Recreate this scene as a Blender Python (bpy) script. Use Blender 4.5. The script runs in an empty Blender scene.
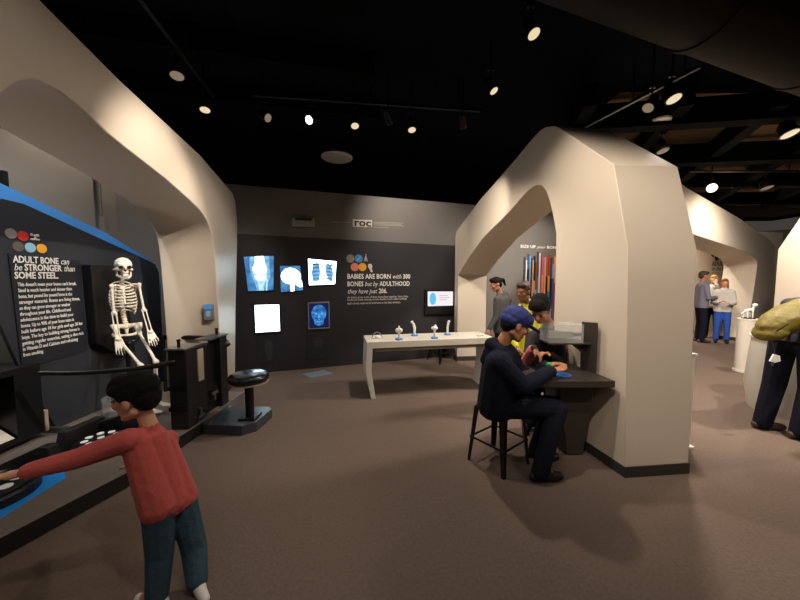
import bpy, bmesh, math, random
from mathutils import Vector, Matrix
from mathutils.geometry import tessellate_polygon
random.seed(7)
PI = math.pi
C = bpy.context.scene.collection
V = Vector

# ------------------------------------------------------------------ camera
FPX, CAMZ, TILT = 320.0, 1.55, math.atan(22 / 320)
cam = bpy.data.cameras.new('camera'); camo = bpy.data.objects.new('camera', cam); C.objects.link(camo)
cam.sensor_width = 36; cam.lens = 36 * FPX / 800; cam.clip_start = 0.02
camo.location = (0, 0, CAMZ); camo.rotation_euler = (PI / 2 - TILT, 0, 0)
bpy.context.scene.camera = camo

def ray(px, py):
    a = (px - 400) / FPX; b = (300 - py) / FPX; c, s = math.cos(TILT), math.sin(TILT)
    return V((a, b * s + c, b * c - s))
def P(px, py, Y):                       # surveyed point at depth Y
    r = ray(px, py); k = Y / r.y
    return V((r.x * k, Y, CAMZ + r.z * k))
def G(px, py, z=0.0):                   # surveyed point at height z
    r = ray(px, py); k = (z - CAMZ) / r.z
    return V((r.x * k, r.y * k, z))
def plane_hit(px, py, p0, d):           # point on a vertical plane -> (t along d, z)
    r = ray(px, py)
    det = -d[0] * r.y + r.x * d[1]
    t = (p0[0] * r.y - r.x * p0[1]) / det
    k = (-d[0] * p0[1] + d[1] * p0[0]) / det
    return t, CAMZ + r.z * k

# ------------------------------------------------------------------ materials
def lin(c):
    return tuple(((x / 255) / 12.92 if x / 255 <= 0.04045 else ((x / 255 + 0.055) / 1.055) ** 2.4) for x in c)
def mat(name, rgb, rough=0.6, metal=0.0, var=0.0, vscale=8.0, bump=0.0, bscale=60.0, spec=0.4, emit=None, estr=0.0, alpha=None, coat=0.0, trans=0.0, stretch=None, sheen=0.0):
    m = bpy.data.materials.new(name); m.use_nodes = True
    nt = m.node_tree; b = nt.nodes['Principled BSDF']
    col = (*lin(rgb), 1)
    b.inputs['Base Color'].default_value = col
    b.inputs['Roughness'].default_value = rough; b.inputs['Metallic'].default_value = metal
    b.inputs['Specular IOR Level'].default_value = spec
    b.inputs['Coat Weight'].default_value = coat
    b.inputs['Transmission Weight'].default_value = trans
    b.inputs['Sheen Weight'].default_value = sheen
    tc = nt.nodes.new('ShaderNodeTexCoord'); src = tc.outputs['Object']
    if stretch:
        mp = nt.nodes.new('ShaderNodeMapping'); mp.inputs['Scale'].default_value = stretch
        nt.links.new(src, mp.inputs['Vector']); src = mp.outputs['Vector']
    if var > 0:
        n = nt.nodes.new('ShaderNodeTexNoise'); n.inputs['Scale'].default_value = vscale; n.inputs['Detail'].default_value = 5
        nt.links.new(src, n.inputs['Vector'])
        mx = nt.nodes.new('ShaderNodeMix'); mx.data_type = 'RGBA'
        mx.inputs['A'].default_value = (*[x * (1 - var) for x in col[:3]], 1)
        mx.inputs['B'].default_value = (*[min(1, x * (1 + var)) for x in col[:3]], 1)
        nt.links.new(n.outputs['Fac'], mx.inputs['Factor']); nt.links.new(mx.outputs['Result'], b.inputs['Base Color'])
    if bump > 0:
        n2 = nt.nodes.new('ShaderNodeTexNoise'); n2.inputs['Scale'].default_value = bscale; n2.inputs['Detail'].default_value = 6
        nt.links.new(src, n2.inputs['Vector'])
        bp = nt.nodes.new('ShaderNodeBump'); bp.inputs['Strength'].default_value = bump; bp.inputs['Distance'].default_value = 0.02
        nt.links.new(n2.outputs['Fac'], bp.inputs['Height']); nt.links.new(bp.outputs['Normal'], b.inputs['Normal'])
    if emit is not None:
        b.inputs['Emission Color'].default_value = (*lin(emit), 1); b.inputs['Emission Strength'].default_value = estr
    if alpha is not None: b.inputs['Alpha'].default_value = alpha
    return m
def glow(name, rgb, s): return mat(name, (20, 20, 20), 0.4, emit=rgb, estr=s)

M = dict(
 carpet=mat('carpet', (117, 101, 91), 0.95, var=0.28, vscale=55, bump=0.5, bscale=420, spec=0.08),
 cream=mat('cream_paint', (209, 195, 177), 0.42, var=0.03, vscale=2, bump=0.03, bscale=180, spec=0.35),
 grey_wall=mat('grey_wall_paint', (140, 134, 126), 0.6, var=0.04, vscale=2, bump=0.04, bscale=200),
 back_grey=mat('back_wall_paint', (112, 108, 104), 0.6, var=0.04, vscale=2, bump=0.04, bscale=200),
 charcoal=mat('charcoal_wall_paint', (43, 42, 46), 0.5, var=0.06, vscale=3, bump=0.04, bscale=150),
 ceiling=mat('ceiling_black', (15, 18, 24), 0.95, var=0.3, vscale=1.5, spec=0.02),
 brown_ceil=mat('ceiling_brown_board', (98, 82, 60), 0.9, var=0.2, vscale=2, spec=0.05),
 beam=mat('beam_black', (6, 6, 7), 0.9, var=0.2, vscale=3, spec=0.05),
 duct=mat('duct_black', (36, 31, 27), 0.75, var=0.2, vscale=4, spec=0.1),
 base=mat('rubber_base', (52, 50, 46), 0.6, bump=0.05, bscale=90),
 panel=mat('black_panel_print', (50, 53, 60), 0.28, var=0.1, vscale=3, spec=0.45),
 plate=mat('text_plate', (38, 40, 46), 0.35, var=0.05),
 blue=mat('blue_panel_paint', (84, 164, 244), 0.5, var=0.05, vscale=3),
 blue_floor=mat('blue_strip', (44, 150, 240), 0.45, var=0.08, vscale=9),
 white_ink=mat('white_lettering', (240, 238, 232), 0.5),
 grey_ink=mat('grey_lettering', (206, 202, 196), 0.5),
 bone=mat('ivory_bone', (232, 222, 205), 0.5, var=0.08, vscale=25, bump=0.05, bscale=60),
 dark=mat('socket_dark', (22, 18, 16), 0.8),
 black=mat('satin_black', (20, 20, 21), 0.4, var=0.1, vscale=12, bump=0.03, bscale=120),
 black2=mat('black_metal', (26, 25, 25), 0.35, metal=0.3, var=0.1, vscale=12),
 housing=mat('housing_black', (33, 31, 31), 0.45, var=0.15, vscale=7, bump=0.04, bscale=90),
 vinyl=mat('black_vinyl', (16, 18, 21), 0.3, bump=0.05, bscale=200, coat=0.3),
 deck=mat('platform_laminate', (118, 108, 100), 0.5, var=0.12, vscale=6, bump=0.04, bscale=60, stretch=(1, 8, 1)),
 deck_edge=mat('platform_edge', (30, 27, 25), 0.5, var=0.1),
 steel=mat('brushed_steel', (150, 152, 155), 0.3, metal=0.9, var=0.1, vscale=30),
 tan=mat('tan_strip', (178, 160, 138), 0.5, var=0.05),
 white=mat('white_laminate', (222, 214, 200), 0.4, var=0.03, vscale=3, bump=0.02, bscale=100),
 model_white=mat('model_white', (240, 238, 232), 0.4, bump=0.03, bscale=60),
 model_blue=mat('model_blue', (70, 145, 205), 0.4),
 dot=mat('white_dot', (230, 228, 220), 0.4, emit=(230, 228, 220), estr=0.12),
 desk=mat('desk_black', (58, 51, 46), 0.5, var=0.1, vscale=5, bump=0.03, bscale=90),
 acrylic=mat('clear_acrylic', (235, 240, 240), 0.06, spec=0.5, alpha=0.13),
 skin=mat('skin_light', (214, 160, 128), 0.5, var=0.06, vscale=20),
 skin2=mat('skin_tan', (176, 120, 90), 0.5, var=0.06, vscale=20),
 skin3=mat('skin_brown', (128, 82, 60), 0.5, var=0.06, vscale=20),
 hair=mat('hair_black', (11, 8, 7), 0.6, spec=0.15, var=0.3, vscale=40, bump=0.5, bscale=90, stretch=(1, 1, 4)),
 hair_brown=mat('hair_dark_brown', (52, 32, 24), 0.55, var=0.3, vscale=40, bump=0.5, bscale=90),
 hair_orange=mat('hair_auburn', (160, 84, 40), 0.55, var=0.3, vscale=40, bump=0.5, bscale=90),
 hair_blond=mat('hair_blond', (205, 170, 84), 0.55, var=0.2, vscale=40, bump=0.4, bscale=90),
 hair_grey=mat('hair_grey_brown', (62, 50, 42), 0.55, var=0.3, vscale=40, bump=0.4, bscale=90),
 eye_white=mat('eye_white', (150, 136, 126), 0.4), iris=mat('iris_dark', (30, 20, 15), 0.2), lip=mat('lip', (170, 100, 88), 0.5),
 red_shirt=mat('brick_red_jersey', (186, 86, 80), 0.85, var=0.1, vscale=14, bump=0.35, bscale=26, sheen=0.1, spec=0.15),
 denim=mat('blue_denim', (62, 84, 98), 0.85, var=0.2, vscale=25, bump=0.3, bscale=40, spec=0.15),
 denim_dark=mat('dark_denim', (22, 24, 36), 0.85, var=0.2, vscale=25, bump=0.25, bscale=40, spec=0.15),
 navy=mat('navy_fleece', (26, 29, 42), 0.9, var=0.12, vscale=18, bump=0.3, bscale=30, spec=0.15),
 cap=mat('blue_cap_cloth', (34, 46, 104), 0.75, var=0.1, vscale=40, bump=0.15, bscale=150),
 jacket_dark=mat('charcoal_jacket', (44, 42, 46), 0.85, var=0.1, vscale=18, bump=0.3, bscale=30),
 hoodie=mat('grey_hoodie', (70, 68, 66), 0.9, var=0.1, vscale=18, bump=0.3, bscale=40),
 yellow=mat('yellow_jacket', (206, 200, 44), 0.6, var=0.1, vscale=14, bump=0.3, bscale=30),
 pink=mat('coral_shirt', (205, 112, 104), 0.8, var=0.1, vscale=14, bump=0.3, bscale=30),
 jacket_grey=mat('blue_grey_jacket', (116, 114, 128), 0.8, var=0.12, vscale=18, bump=0.3, bscale=30),
 tee_white=mat('white_top', (206, 200, 192), 0.8, bump=0.3, bscale=30),
 bright_blue=mat('bright_blue_cloth', (44, 86, 176), 0.8, bump=0.3, bscale=30),
 olive=mat('olive_nylon', (108, 94, 22), 0.55, var=0.15, vscale=12, bump=0.4, bscale=22),
 shoe_black=mat('shoe_black', (24, 23, 23), 0.5, var=0.1), shoe_white=mat('shoe_white', (214, 210, 202), 0.5), shoe_brown=mat('shoe_brown', (70, 52, 42), 0.55, var=0.15),
 green=mat('green_plastic', (34, 150, 74), 0.4), disc_blue=mat('blue_plastic', (40, 110, 190), 0.35), grey_plastic=mat('grey_plastic', (150, 148, 142), 0.5),
 can=mat('lamp_can_black', (18, 17, 16), 0.4, metal=0.4), lens=glow('lamp_lens', (255, 230, 190), 0.85), lens_dim=glow('lamp_lens_dim', (255, 224, 190), 0.22), lens_hot=glow('lamp_lens_hot', (255, 236, 205), 6.0),
 speaker=mat('speaker_grille', (225, 223, 220), 0.7, bump=0.2, bscale=300),
 exit=glow('exit_green', (40, 220, 90), 2.2), film_blue=glow('film_blue', (52, 118, 182), 1.0), film_white=glow('film_white', (222, 246, 255), 6.0),
 film_pale=glow('film_pale', (150, 208, 244), 1.5), film_navy=glow('film_navy', (10, 30, 86), 0.7), film_mid=glow('film_mid', (38, 108, 186), 0.9), film_light=glow('film_light', (84, 168, 226), 1.1),
 faint_grey=mat('faint_grey_sheet', (58, 58, 62), 0.35), scr_white=glow('screen_white', (228, 222, 226), 1.2), scr_blue=glow('screen_blue', (90, 190, 230), 1.1), scr_grey=glow('screen_grey', (196, 186, 190), 1.0),
 patch=glow('ceiling_opening_warm', (220, 180, 96), 0.55),
 pale_patch=mat('floor_patch', (120, 130, 140), 0.6, var=0.05), sign_red=mat('sign_red', (206, 52, 52), 0.5), ink_dark=mat('dark_lettering', (58, 50, 46), 0.6),
)
def glow_mottled(name, a, b, strength, scale):
    m = glow(name, a, strength); nt = m.node_tree; bs = nt.nodes['Principled BSDF']
    n = nt.nodes.new('ShaderNodeTexNoise'); n.inputs['Scale'].default_value = scale; n.inputs['Detail'].default_value = 3
    nt.links.new([q for q in nt.nodes if q.type == 'TEX_COORD'][0].outputs['Object'], n.inputs['Vector'])
    rp = nt.nodes.new('ShaderNodeValToRGB'); rp.color_ramp.elements[0].position = 0.35; rp.color_ramp.elements[1].position = 0.65
    rp.color_ramp.elements[0].color = (*lin(a), 1); rp.color_ramp.elements[1].color = (*lin(b), 1)
    nt.links.new(n.outputs['Fac'], rp.inputs['Fac']); nt.links.new(rp.outputs['Color'], bs.inputs['Emission Color']); return m
M['film_blue'] = glow_mottled('film_blue', (36, 90, 150), (92, 160, 214), 1.0, 5)
M['film_pale'] = glow_mottled('film_pale', (126, 188, 230), (214, 238, 250), 1.4, 9)
M['film_mid'] = glow_mottled('film_mid', (22, 74, 150), (70, 150, 220), 0.95, 14)
M['film_hazy'] = glow_mottled('film_hazy', (84, 150, 205), (150, 205, 236), 1.1, 8)
M['film_tint'] = glow_mottled('film_tint', (196, 240, 240), (236, 252, 255), 3.0, 3)
def dotm(n, rgb): return mat(n, rgb, 0.5, var=0.08, vscale=30)
M.update(c_grey=dotm('icon_grey', (150, 140, 134)), c_red=dotm('icon_red', (222, 58, 46)), c_olive=dotm('icon_olive', (96, 90, 80)), c_sky=dotm('icon_sky', (140, 190, 220)),
 c_orange=dotm('icon_orange', (238, 168, 46)), c_blue=dotm('icon_blue', (66, 146, 212)), c_coral=dotm('icon_coral', (232, 134, 112)))

# ------------------------------------------------------------------ objects
WM = {}
def tag(o, label=None, cat=None, group=None, kind=None):
    if label: o['label'] = label
    if cat: o['category'] = cat
    if group: o['group'] = group
    if kind: o['kind'] = kind
    return o
def thing(name, label, cat, loc=(0, 0, 0), rz=0.0, group=None):
    o = bpy.data.objects.new(name, None); C.objects.link(o)
    o.location = loc; o.rotation_euler = (0, 0, rz); o.empty_display_size = 0.1
    WM[o.name] = Matrix.Translation(V(loc)) @ Matrix.Rotation(rz, 4, 'Z')
    return tag(o, label, cat, group)
def to_mesh(x):
    if isinstance(x, bmesh.types.BMesh):
        me = bpy.data.meshes.new('m'); x.normal_update(); x.to_mesh(me); x.free(); return me
    return x
def obj(name, geo, m, parent=None, local=False, smooth=None, bevel=0.0, mats=None):
    """one mesh object; geometry in world coordinates unless local"""
    me = to_mesh(geo); me.name = name
    o = bpy.data.objects.new(name, me); C.objects.link(o)
    w = Matrix.Identity(4)
    if parent is not None:
        o.parent = parent; w = WM[parent.name]
        if not local: me.transform(w.inverted())
    WM[o.name] = w
    me.materials.clear()
    for mm in (mats or [m]): me.materials.append(M[mm] if isinstance(mm, str) else mm)
    if smooth is not None:
        for p in me.polygons: p.use_smooth = True
        if smooth < 179: me.set_sharp_from_angle(angle=math.radians(smooth))
    if bevel:
        bv = o.modifiers.new('bevel', 'BEVEL'); bv.width = bevel; bv.segments = 2; bv.limit_method = 'ANGLE'; bv.angle_limit = math.radians(35)
    return o
def solo(name, geo, m, label, cat, group=None, **k):
    return tag(obj(name, geo, m, **k), label, cat, group)
def struct(name, geo, m, **k):
    o = obj(name, geo, m, **k); o['kind'] = 'structure'; return o
def dup(root, loc, rz, label=None, group=None):
    r = root.copy(); C.objects.link(r); r.location = loc; r.rotation_euler = (0, 0, rz)
    if label: r['label'] = label
    if group: r['group'] = group
    for ch in list(root.children):
        c = ch.copy(); C.objects.link(c); c.parent = r
        for g in list(ch.children):
            d = g.copy(); C.objects.link(d); d.parent = c
    return r

# ------------------------------------------------------------------ geometry
def box(bm, x0, x1, y0, y1, z0, z1, mtx=None):
    vs = [V((x, y, z)) for x in (x0, x1) for y in (y0, y1) for z in (z0, z1)]
    if mtx: vs = [mtx @ v for v in vs]
    v = [bm.verts.new(q) for q in vs]
    for f in ((0, 1, 3, 2), (4, 6, 7, 5), (0, 4, 5, 1), (2, 3, 7, 6), (0, 2, 6, 4), (1, 5, 7, 3)): bm.faces.new([v[i] for i in f])
    return bm
def B(*a, **k): return box(bmesh.new(), *a, **k)
def prism(pts, ext, bm=None):
    """closed polygon of 3-D points extruded by vector ext"""
    bm = bm or bmesh.new(); ext = V(ext)
    a = [bm.verts.new(V(p)) for p in pts]; b = [bm.verts.new(V(p) + ext) for p in pts]; n = len(a)
    if n > 4:
        for tri in tessellate_polygon([[v.co for v in a]]):
            bm.faces.new([a[i] for i in tri]); bm.faces.new([b[i] for i in tri[::-1]])
    else: bm.faces.new(a); bm.faces.new(b[::-1])
    for i in range(n): bm.faces.new((a[i], b[i], b[(i + 1) % n], a[(i + 1) % n]))
    bmesh.ops.recalc_face_normals(bm, faces=bm.faces[:])
    return bm
def tube(pts, r, bm=None, seg=10, cap=True):
    bm = bm or bmesh.new(); pts = [V(p) for p in pts]; n = len(pts)
    rs = r if isinstance(r, (list, tuple)) else [r] * n
    rings = []; ref = None
    for i, p in enumerate(pts):
        d = (pts[min(i + 1, n - 1)] - pts[max(i - 1, 0)]).normalized()
        if ref is None: ref = d.orthogonal().normalized()
        a = (ref - d * ref.dot(d)).normalized(); ref = a; b = d.cross(a)
        rings.append([bm.verts.new(p + (a * math.cos(2 * PI * k / seg) + b * math.sin(2 * PI * k / seg)) * rs[i]) for k in range(seg)])
    for i in range(n - 1):
        for k in range(seg): bm.faces.new((rings[i][k], rings[i][(k + 1) % seg], rings[i + 1][(k + 1) % seg], rings[i + 1][k]))
    if cap:
        bm.faces.new(rings[0][::-1]); bm.faces.new(rings[-1])
    return bm
def catmull(pts, n=8):
    pts = [V(p) for p in pts]; q = [pts[0] * 2 - pts[1]] + pts + [pts[-1] * 2 - pts[-2]]; out = []
    for i in range(1, len(q) - 2):
        a, b, c, d = q[i - 1:i + 3]
        for k in range(n):
            t = k / n
            out.append(0.5 * ((2 * b) + (c - a) * t + (2 * a - 5 * b + 4 * c - d) * t * t + (-a + 3 * b - 3 * c + d) * t ** 3))
    return out + [pts[-1]]
def lathe(prof, center=(0, 0, 0), axis=(0, 0, 1), seg=32, bm=None):
    bm = bm or bmesh.new(); ax = V(axis).normalized(); a = ax.orthogonal().normalized(); b = ax.cross(a); c = V(center)
    rings = []
    for r, h in prof:
        rings.append([bm.verts.new(c + ax * h + (a * math.cos(2 * PI * k / seg) + b * math.sin(2 * PI * k / seg)) * max(r, 1e-4)) for k in range(seg)])
    for i in range(len(rings) - 1):
        for k in range(seg): bm.faces.new((rings[i][k], rings[i][(k + 1) % seg], rings[i + 1][(k + 1) % seg], rings[i + 1][k]))
    bm.faces.new(rings[0][::-1]); bm.faces.new(rings[-1])
    bmesh.ops.recalc_face_normals(bm, faces=bm.faces[:])
    return bm
def chaikin(p, it=2):
    for _ in range(it):
        q = [p[0]]
        for i in range(len(p) - 1):
            a, b = V(p[i]), V(p[i + 1])
            q += [a * 0.75 + b * 0.25, a * 0.25 + b * 0.75]
        p = q + [p[-1]]
    return p
# capsules and ellipsoids fused into one continuous skin
_ico = bmesh.new(); bmesh.ops.create_icosphere(_ico, subdivisions=2, radius=1.0); ICO = [v.co.copy() for v in _ico.verts]; ICOF = [[v.index for v in f.verts] for f in _ico.faces]; _ico.free()
def cap_(p0, r0, p1, r1): return ('c', V(p0), r0, V(p1), r1)
def ell(c, r, rot=None): return ('e', V(c), V(r), rot or Matrix.Identity(3))
def fuse(prims, voxel=0.006, smooth=4):
    bm = bmesh.new()
    for p in prims:
        if p[0] == 'c':
            vs = [bm.verts.new(p[1] + q * p[2]) for q in ICO] + [bm.verts.new(p[3] + q * p[4]) for q in ICO]
            h = bmesh.ops.convex_hull(bm, input=vs)
            bad = list({v for v in h['geom_interior'] if isinstance(v, bmesh.types.BMVert)} | {v for v in h['geom_unused'] if isinstance(v, bmesh.types.BMVert)})
            bmesh.ops.delete(bm, geom=bad, context='VERTS')
        else:
            vs = [bm.verts.new(p[1] + p[3] @ V((q.x * p[2].x, q.y * p[2].y, q.z * p[2].z))) for q in ICO]
            for f in ICOF: bm.faces.new([vs[i] for i in f])
    bmesh.ops.recalc_face_normals(bm, faces=bm.faces[:])
    me = to_mesh(bm); o = bpy.data.objects.new('tmp', me); C.objects.link(o)
    r = o.modifiers.new('r', 'REMESH'); r.mode = 'VOXEL'; r.voxel_size = voxel
    if smooth: s = o.modifiers.new('s', 'SMOOTH'); s.factor = 0.5; s.iterations = smooth
    dg = bpy.context.evaluated_depsgraph_get()
    out = bpy.data.meshes.new_from_object(o.evaluated_get(dg))
    bpy.data.objects.remove(o); bpy.data.meshes.remove(me)
    return out

# ------------------------------------------------------------------ lettering
def text_mesh(body, size, bold=0.0, shear=0.0, depth=0.001):
    cu = bpy.data.curves.new('t', 'FONT'); cu.body = body; cu.size = size; cu.offset = bold * size; cu.shear = shear; cu.extrude = depth; cu.resolution_u = 2
    o = bpy.data.objects.new('t', cu); C.objects.link(o)
    me = bpy.data.meshes.new_from_object(o.evaluated_get(bpy.context.evaluated_depsgraph_get()))
    bpy.data.objects.remove(o); return me
def lettering(name, lines, origin, xd, m, parent, width=None, local=False):
    """lines: list of (y offset, [(text, size, bold, shear)]); the block is drawn from origin along xd and down -z"""
    bm = bmesh.new(); xd = V(xd).normalized(); up = V((0, 0, 1)); nrm = xd.cross(up)
    for y, runs in lines:
        x = 0; ms = []
        for t, size, bold, shear in runs:
            me = text_mesh(t, size, bold, shear)
            xs = [v.co.x for v in me.vertices]
            ms.append((me, x)); x = x + max(xs) + size * 0.28
        sc = 1.0
        if width and x > 0 and len(runs) and width.get(y): sc = width[y] / (x - runs[-1][1] * 0.28)
        for me, x0 in ms:
            for v in me.vertices:
                c = v.co; v.co = V(origin) + xd * ((c.x + x0) * sc) + up * (c.y - y) + nrm * (-c.z if False else c.z)
            bm.from_mesh(me); bpy.data.meshes.remove(me)
    return obj(name, bm, m, parent, local=local)
# ------------------------------------------------------------------ people
def frame(f, up=V((0, 0, 1))):
    f = V(f).normalized(); l = up.cross(f).normalized(); u = f.cross(l)
    return Matrix((f, l, u)).transposed()          # columns: forward, left, up
def head_prims(c, f, s):
    R = frame(f); q = lambda x, y, z: V(c) + R @ (V((x, y, z)) * s)
    e = lambda p, r, rr=None: ell(q(*p), V(r) * s, rr or R)
    pr = [e((-0.012, 0, 0.03), (0.094, 0.074, 0.085)), e((0.026, 0, -0.03), (0.058, 0.058, 0.078)), e((0.056, 0, -0.09), (0.026, 0.03, 0.02)),
          e((0.07, 0, 0.022), (0.02, 0.05, 0.012)), cap_(q(0.084, 0, 0.008), 0.008 * s, q(0.105, 0, -0.026), 0.0125 * s), e((0.094, 0, -0.032), (0.012, 0.018, 0.009)),
          e((0.078, 0, -0.058), (0.012, 0.024, 0.007)), e((0.076, 0, -0.068), (0.012, 0.02, 0.007)), cap_(q(-0.02, 0.05, -0.06), 0.02 * s, q(0.04, 0.03, -0.085), 0.018 * s), cap_(q(-0.02, -0.05, -0.06), 0.02 * s, q(0.04, -0.03, -0.085), 0.018 * s),
          e((0.06, 0.035, -0.02), (0.025, 0.022, 0.02)), e((0.06, -0.035, -0.02), (0.025, 0.022, 0.02))]
    for sd in (1, -1): pr.append(e((-0.008, 0.077 * sd, -0.01), (0.02, 0.008, 0.032)))
    return pr
def eyes(c, f, s, par):
    R = frame(f)
    for sd in (1, -1):
        o = obj('eye', lathe([(0.0001, -0.009 * s), (0.0065 * s, -0.0065 * s), (0.009 * s, 0), (0.0065 * s, 0.0065 * s), (0.0001, 0.009 * s)], V(c) + R @ (V((0.0775, 0.032 * sd, 0.004)) * s), R @ V((1, 0, 0)), 12), 'eye_white', par, smooth=180)
        obj('iris', lathe([(0.006 * s, -0.001), (0.005 * s, 0.002 * s)], V(c) + R @ (V((0.0855, 0.032 * sd, 0.004)) * s), R @ V((1, 0, 0)), 12), 'iris', o)
def hair_prims(c, f, s, style='short'):
    R = frame(f); q = lambda x, y, z: V(c) + R @ (V((x, y, z)) * s); e = lambda p, r: ell(q(*p), V(r) * s, R)
    pr = [e((-0.024, 0, 0.045), (0.1, 0.083, 0.085)), e((-0.055, 0, -0.005), (0.06, 0.076, 0.075)), e((0.035, 0, 0.088), (0.055, 0.062, 0.036))]
    if style == 'boy': pr += [e((0.062, 0, 0.066), (0.036, 0.064, 0.036)), e((-0.01, 0.07, 0.03), (0.05, 0.016, 0.04)), e((-0.01, -0.07, 0.03), (0.05, 0.016, 0.04)), e((0.028, 0.055, 0.055), (0.05, 0.025, 0.03)), e((0.028, -0.055, 0.055), (0.05, 0.025, 0.03))]
    if style == 'tail': pr += [cap_(q(-0.1, 0, 0.05), 0.035 * s, q(-0.16, 0, 0.03), 0.03 * s), cap_(q(-0.16, 0, 0.03), 0.03 * s, q(-0.17, 0, -0.07), 0.015 * s)]
    if style == 'bun': pr += [e((-0.09, 0, 0.08), (0.05, 0.05, 0.05))]
    if style == 'long': pr += [cap_(q(-0.05, 0.06, 0.0), 0.035 * s, q(-0.05, 0.07, -0.16), 0.03 * s), cap_(q(-0.05, -0.06, 0.0), 0.035 * s, q(-0.05, -0.07, -0.16), 0.03 * s), cap_(q(-0.08, 0, 0.0), 0.05 * s, q(-0.08, 0, -0.17), 0.045 * s)]
    return pr
def hand_prims(w, d, n, s=1.0, curl=0.5, thumb=1):
    """w wrist, d pointing direction, n back-of-hand normal; thumb = side of the thumb"""
    d = V(d).normalized(); n = (V(n) - d * V(n).dot(d)).normalized(); c = n.cross(d) * thumb; w = V(w)
    pr = [cap_(w, 0.024 * s, w + d * 0.03 * s, 0.022 * s)]
    for k in range(4):
        o = (k - 1.5) * 0.019 * s
        kn = w + d * (0.092 - 0.004 * abs(k - 1)) * s - c * o
        pr.append(cap_(w + d * 0.02 * s - c * o * 0.6, 0.014 * s, kn, 0.011 * s))
        L = (0.072, 0.08, 0.074, 0.058)[k] * s
        a = curl * 0.5; p1 = kn + (d * math.cos(a) - n * math.sin(a)) * L * 0.45
        a = curl * 1.3; p2 = p1 + (d * math.cos(a) - n * math.sin(a)) * L * 0.32
        a = curl * 1.9; p3 = p2 + (d * math.cos(a) - n * math.sin(a)) * L * 0.23
        pr += [cap_(kn, 0.0098 * s, p1, 0.009 * s), cap_(p1, 0.009 * s, p2, 0.0082 * s), cap_(p2, 0.0082 * s, p3, 0.007 * s)]
    t0 = w + d * 0.025 * s + c * 0.022 * s; t1 = t0 + (d * 0.7 + c * 0.75 - n * 0.2).normalized() * 0.045 * s; t2 = t1 + (d * 0.9 + c * 0.3 - n * 0.3).normalized() * 0.035 * s
    pr += [cap_(t0, 0.015 * s, t1, 0.0115 * s), cap_(t1, 0.0115 * s, t2, 0.009 * s)]
    return pr
def person(label, J, top, trousers, shoes, skin='skin', hair='hair', style='short', s=1.0, vox=0.007, sleeve=0.97, group=None, face=True, hand_n=None, extra_top=(), hood=False, hair_on=True, curl=0.5, ts=1.0, ls=1.0, arm=1.0, hem=0.03, hw=1.0):
    """J: joints in world coordinates. s: scale against an adult of 1.72 m"""
    an = J['anL']; base = V(((J['anL'].x + J['anR'].x) / 2, (J['anL'].y + J['anR'].y) / 2, 0))
    root = thing('person', label, 'person', base, 0, group)
    R = frame(J['hf']); hs = J.get('hs', s)
    chest = (J['shL'] + J['shR']) / 2; pel = (J['hipL'] + J['hipR']) / 2; mid = (chest + pel) / 2
    body = head_prims(J['head'], J['hf'], hs)
    body += [cap_(J['head'] + R @ V((-0.02, 0, -0.05)) * hs, 0.05 * s, J['neck'], 0.056 * s), cap_(J['neck'], 0.056 * s, chest, 0.07 * s)]
    body += [cap_(chest, 0.09 * s, mid, 0.085 * s), cap_(mid, 0.085 * s, pel, 0.09 * s)]
    for k in 'LR':
        sh, el, wr, hd = (J[a + k] for a in ('sh', 'el', 'wr', 'hd'))
        body += [cap_(chest, 0.06 * s, sh, 0.045 * s), cap_(sh, 0.042 * s, el, 0.034 * s), cap_(el, 0.034 * s, wr, 0.026 * s)]
        n = V((hand_n or {}).get(k, (0, 0, 1)))
        body += hand_prims(wr, hd - wr, n, s, curl, 1 if k == 'L' else -1)
        hip, kn, an, to = (J[a + k] for a in ('hip', 'kn', 'an', 'to'))
        body += [cap_(pel, 0.08 * s, hip, 0.075 * s), cap_(hip, 0.07 * s, kn, 0.045 * s), cap_(kn, 0.045 * s, an, 0.034 * s), cap_(an, 0.034 * s, an + (to - an) * 0.5 + V((0, 0, -0.01)), 0.03 * s)]
    obj('body', fuse(body, vox, 3), skin, root, smooth=180)
    # top
    q_ = s * ts; ax = (chest - pel).normalized()
    t = [cap_(J['shL'].lerp(chest, 0.3), 0.078 * s, J['shR'].lerp(chest, 0.3), 0.078 * s), cap_(chest, 0.12 * q_, mid, 0.122 * q_), cap_(mid, 0.122 * q_, pel, 0.122 * q_), cap_(J['neck'].lerp(chest, 0.2), 0.064 * s, chest, 0.1 * s)]
    for k in 'LR':
        sh, el, wr, hip = (J[a + k] for a in ('sh', 'el', 'wr', 'hip'))
        t += [cap_(sh.lerp(chest, 0.35) - ax * 0.03 * s, 0.095 * q_, hip, 0.112 * q_ * hw), cap_(sh, 0.062 * s * arm, el, 0.052 * s * arm)]
        e = el.lerp(wr, sleeve); t.append(cap_(el, 0.052 * s * arm, e, 0.04 * s * arm))
    if hood:
        bk = -(V((J['hf'].x, J['hf'].y, 0)).normalized())
        t += [cap_(J['neck'] + bk * 0.07 * s, 0.06 * s, chest + bk * 0.13 * s, 0.05 * s), cap_(J['shL'].lerp(J['neck'], 0.6), 0.05 * s, J['neck'] + bk * 0.09 * s, 0.055 * s), cap_(J['shR'].lerp(J['neck'], 0.6), 0.05 * s, J['neck'] + bk * 0.09 * s, 0.055 * s)]
    t += list(extra_top)
    me = fuse(t, vox, 4); bm = bmesh.new(); bm.from_mesh(me)
    bmesh.ops.bisect_plane(bm, geom=bm.verts[:] + bm.edges[:] + bm.faces[:], plane_co=pel - ax * hem, plane_no=-ax, clear_outer=True)
    bm.to_mesh(me); bm.free()
    obj('top_garment', me, top, root, smooth=180)
    p = [cap_(J['hipL'], 0.1 * s, J['hipR'], 0.1 * s), cap_(pel, 0.105 * s, pel + (chest - pel) * 0.12, 0.102 * s)]
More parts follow.
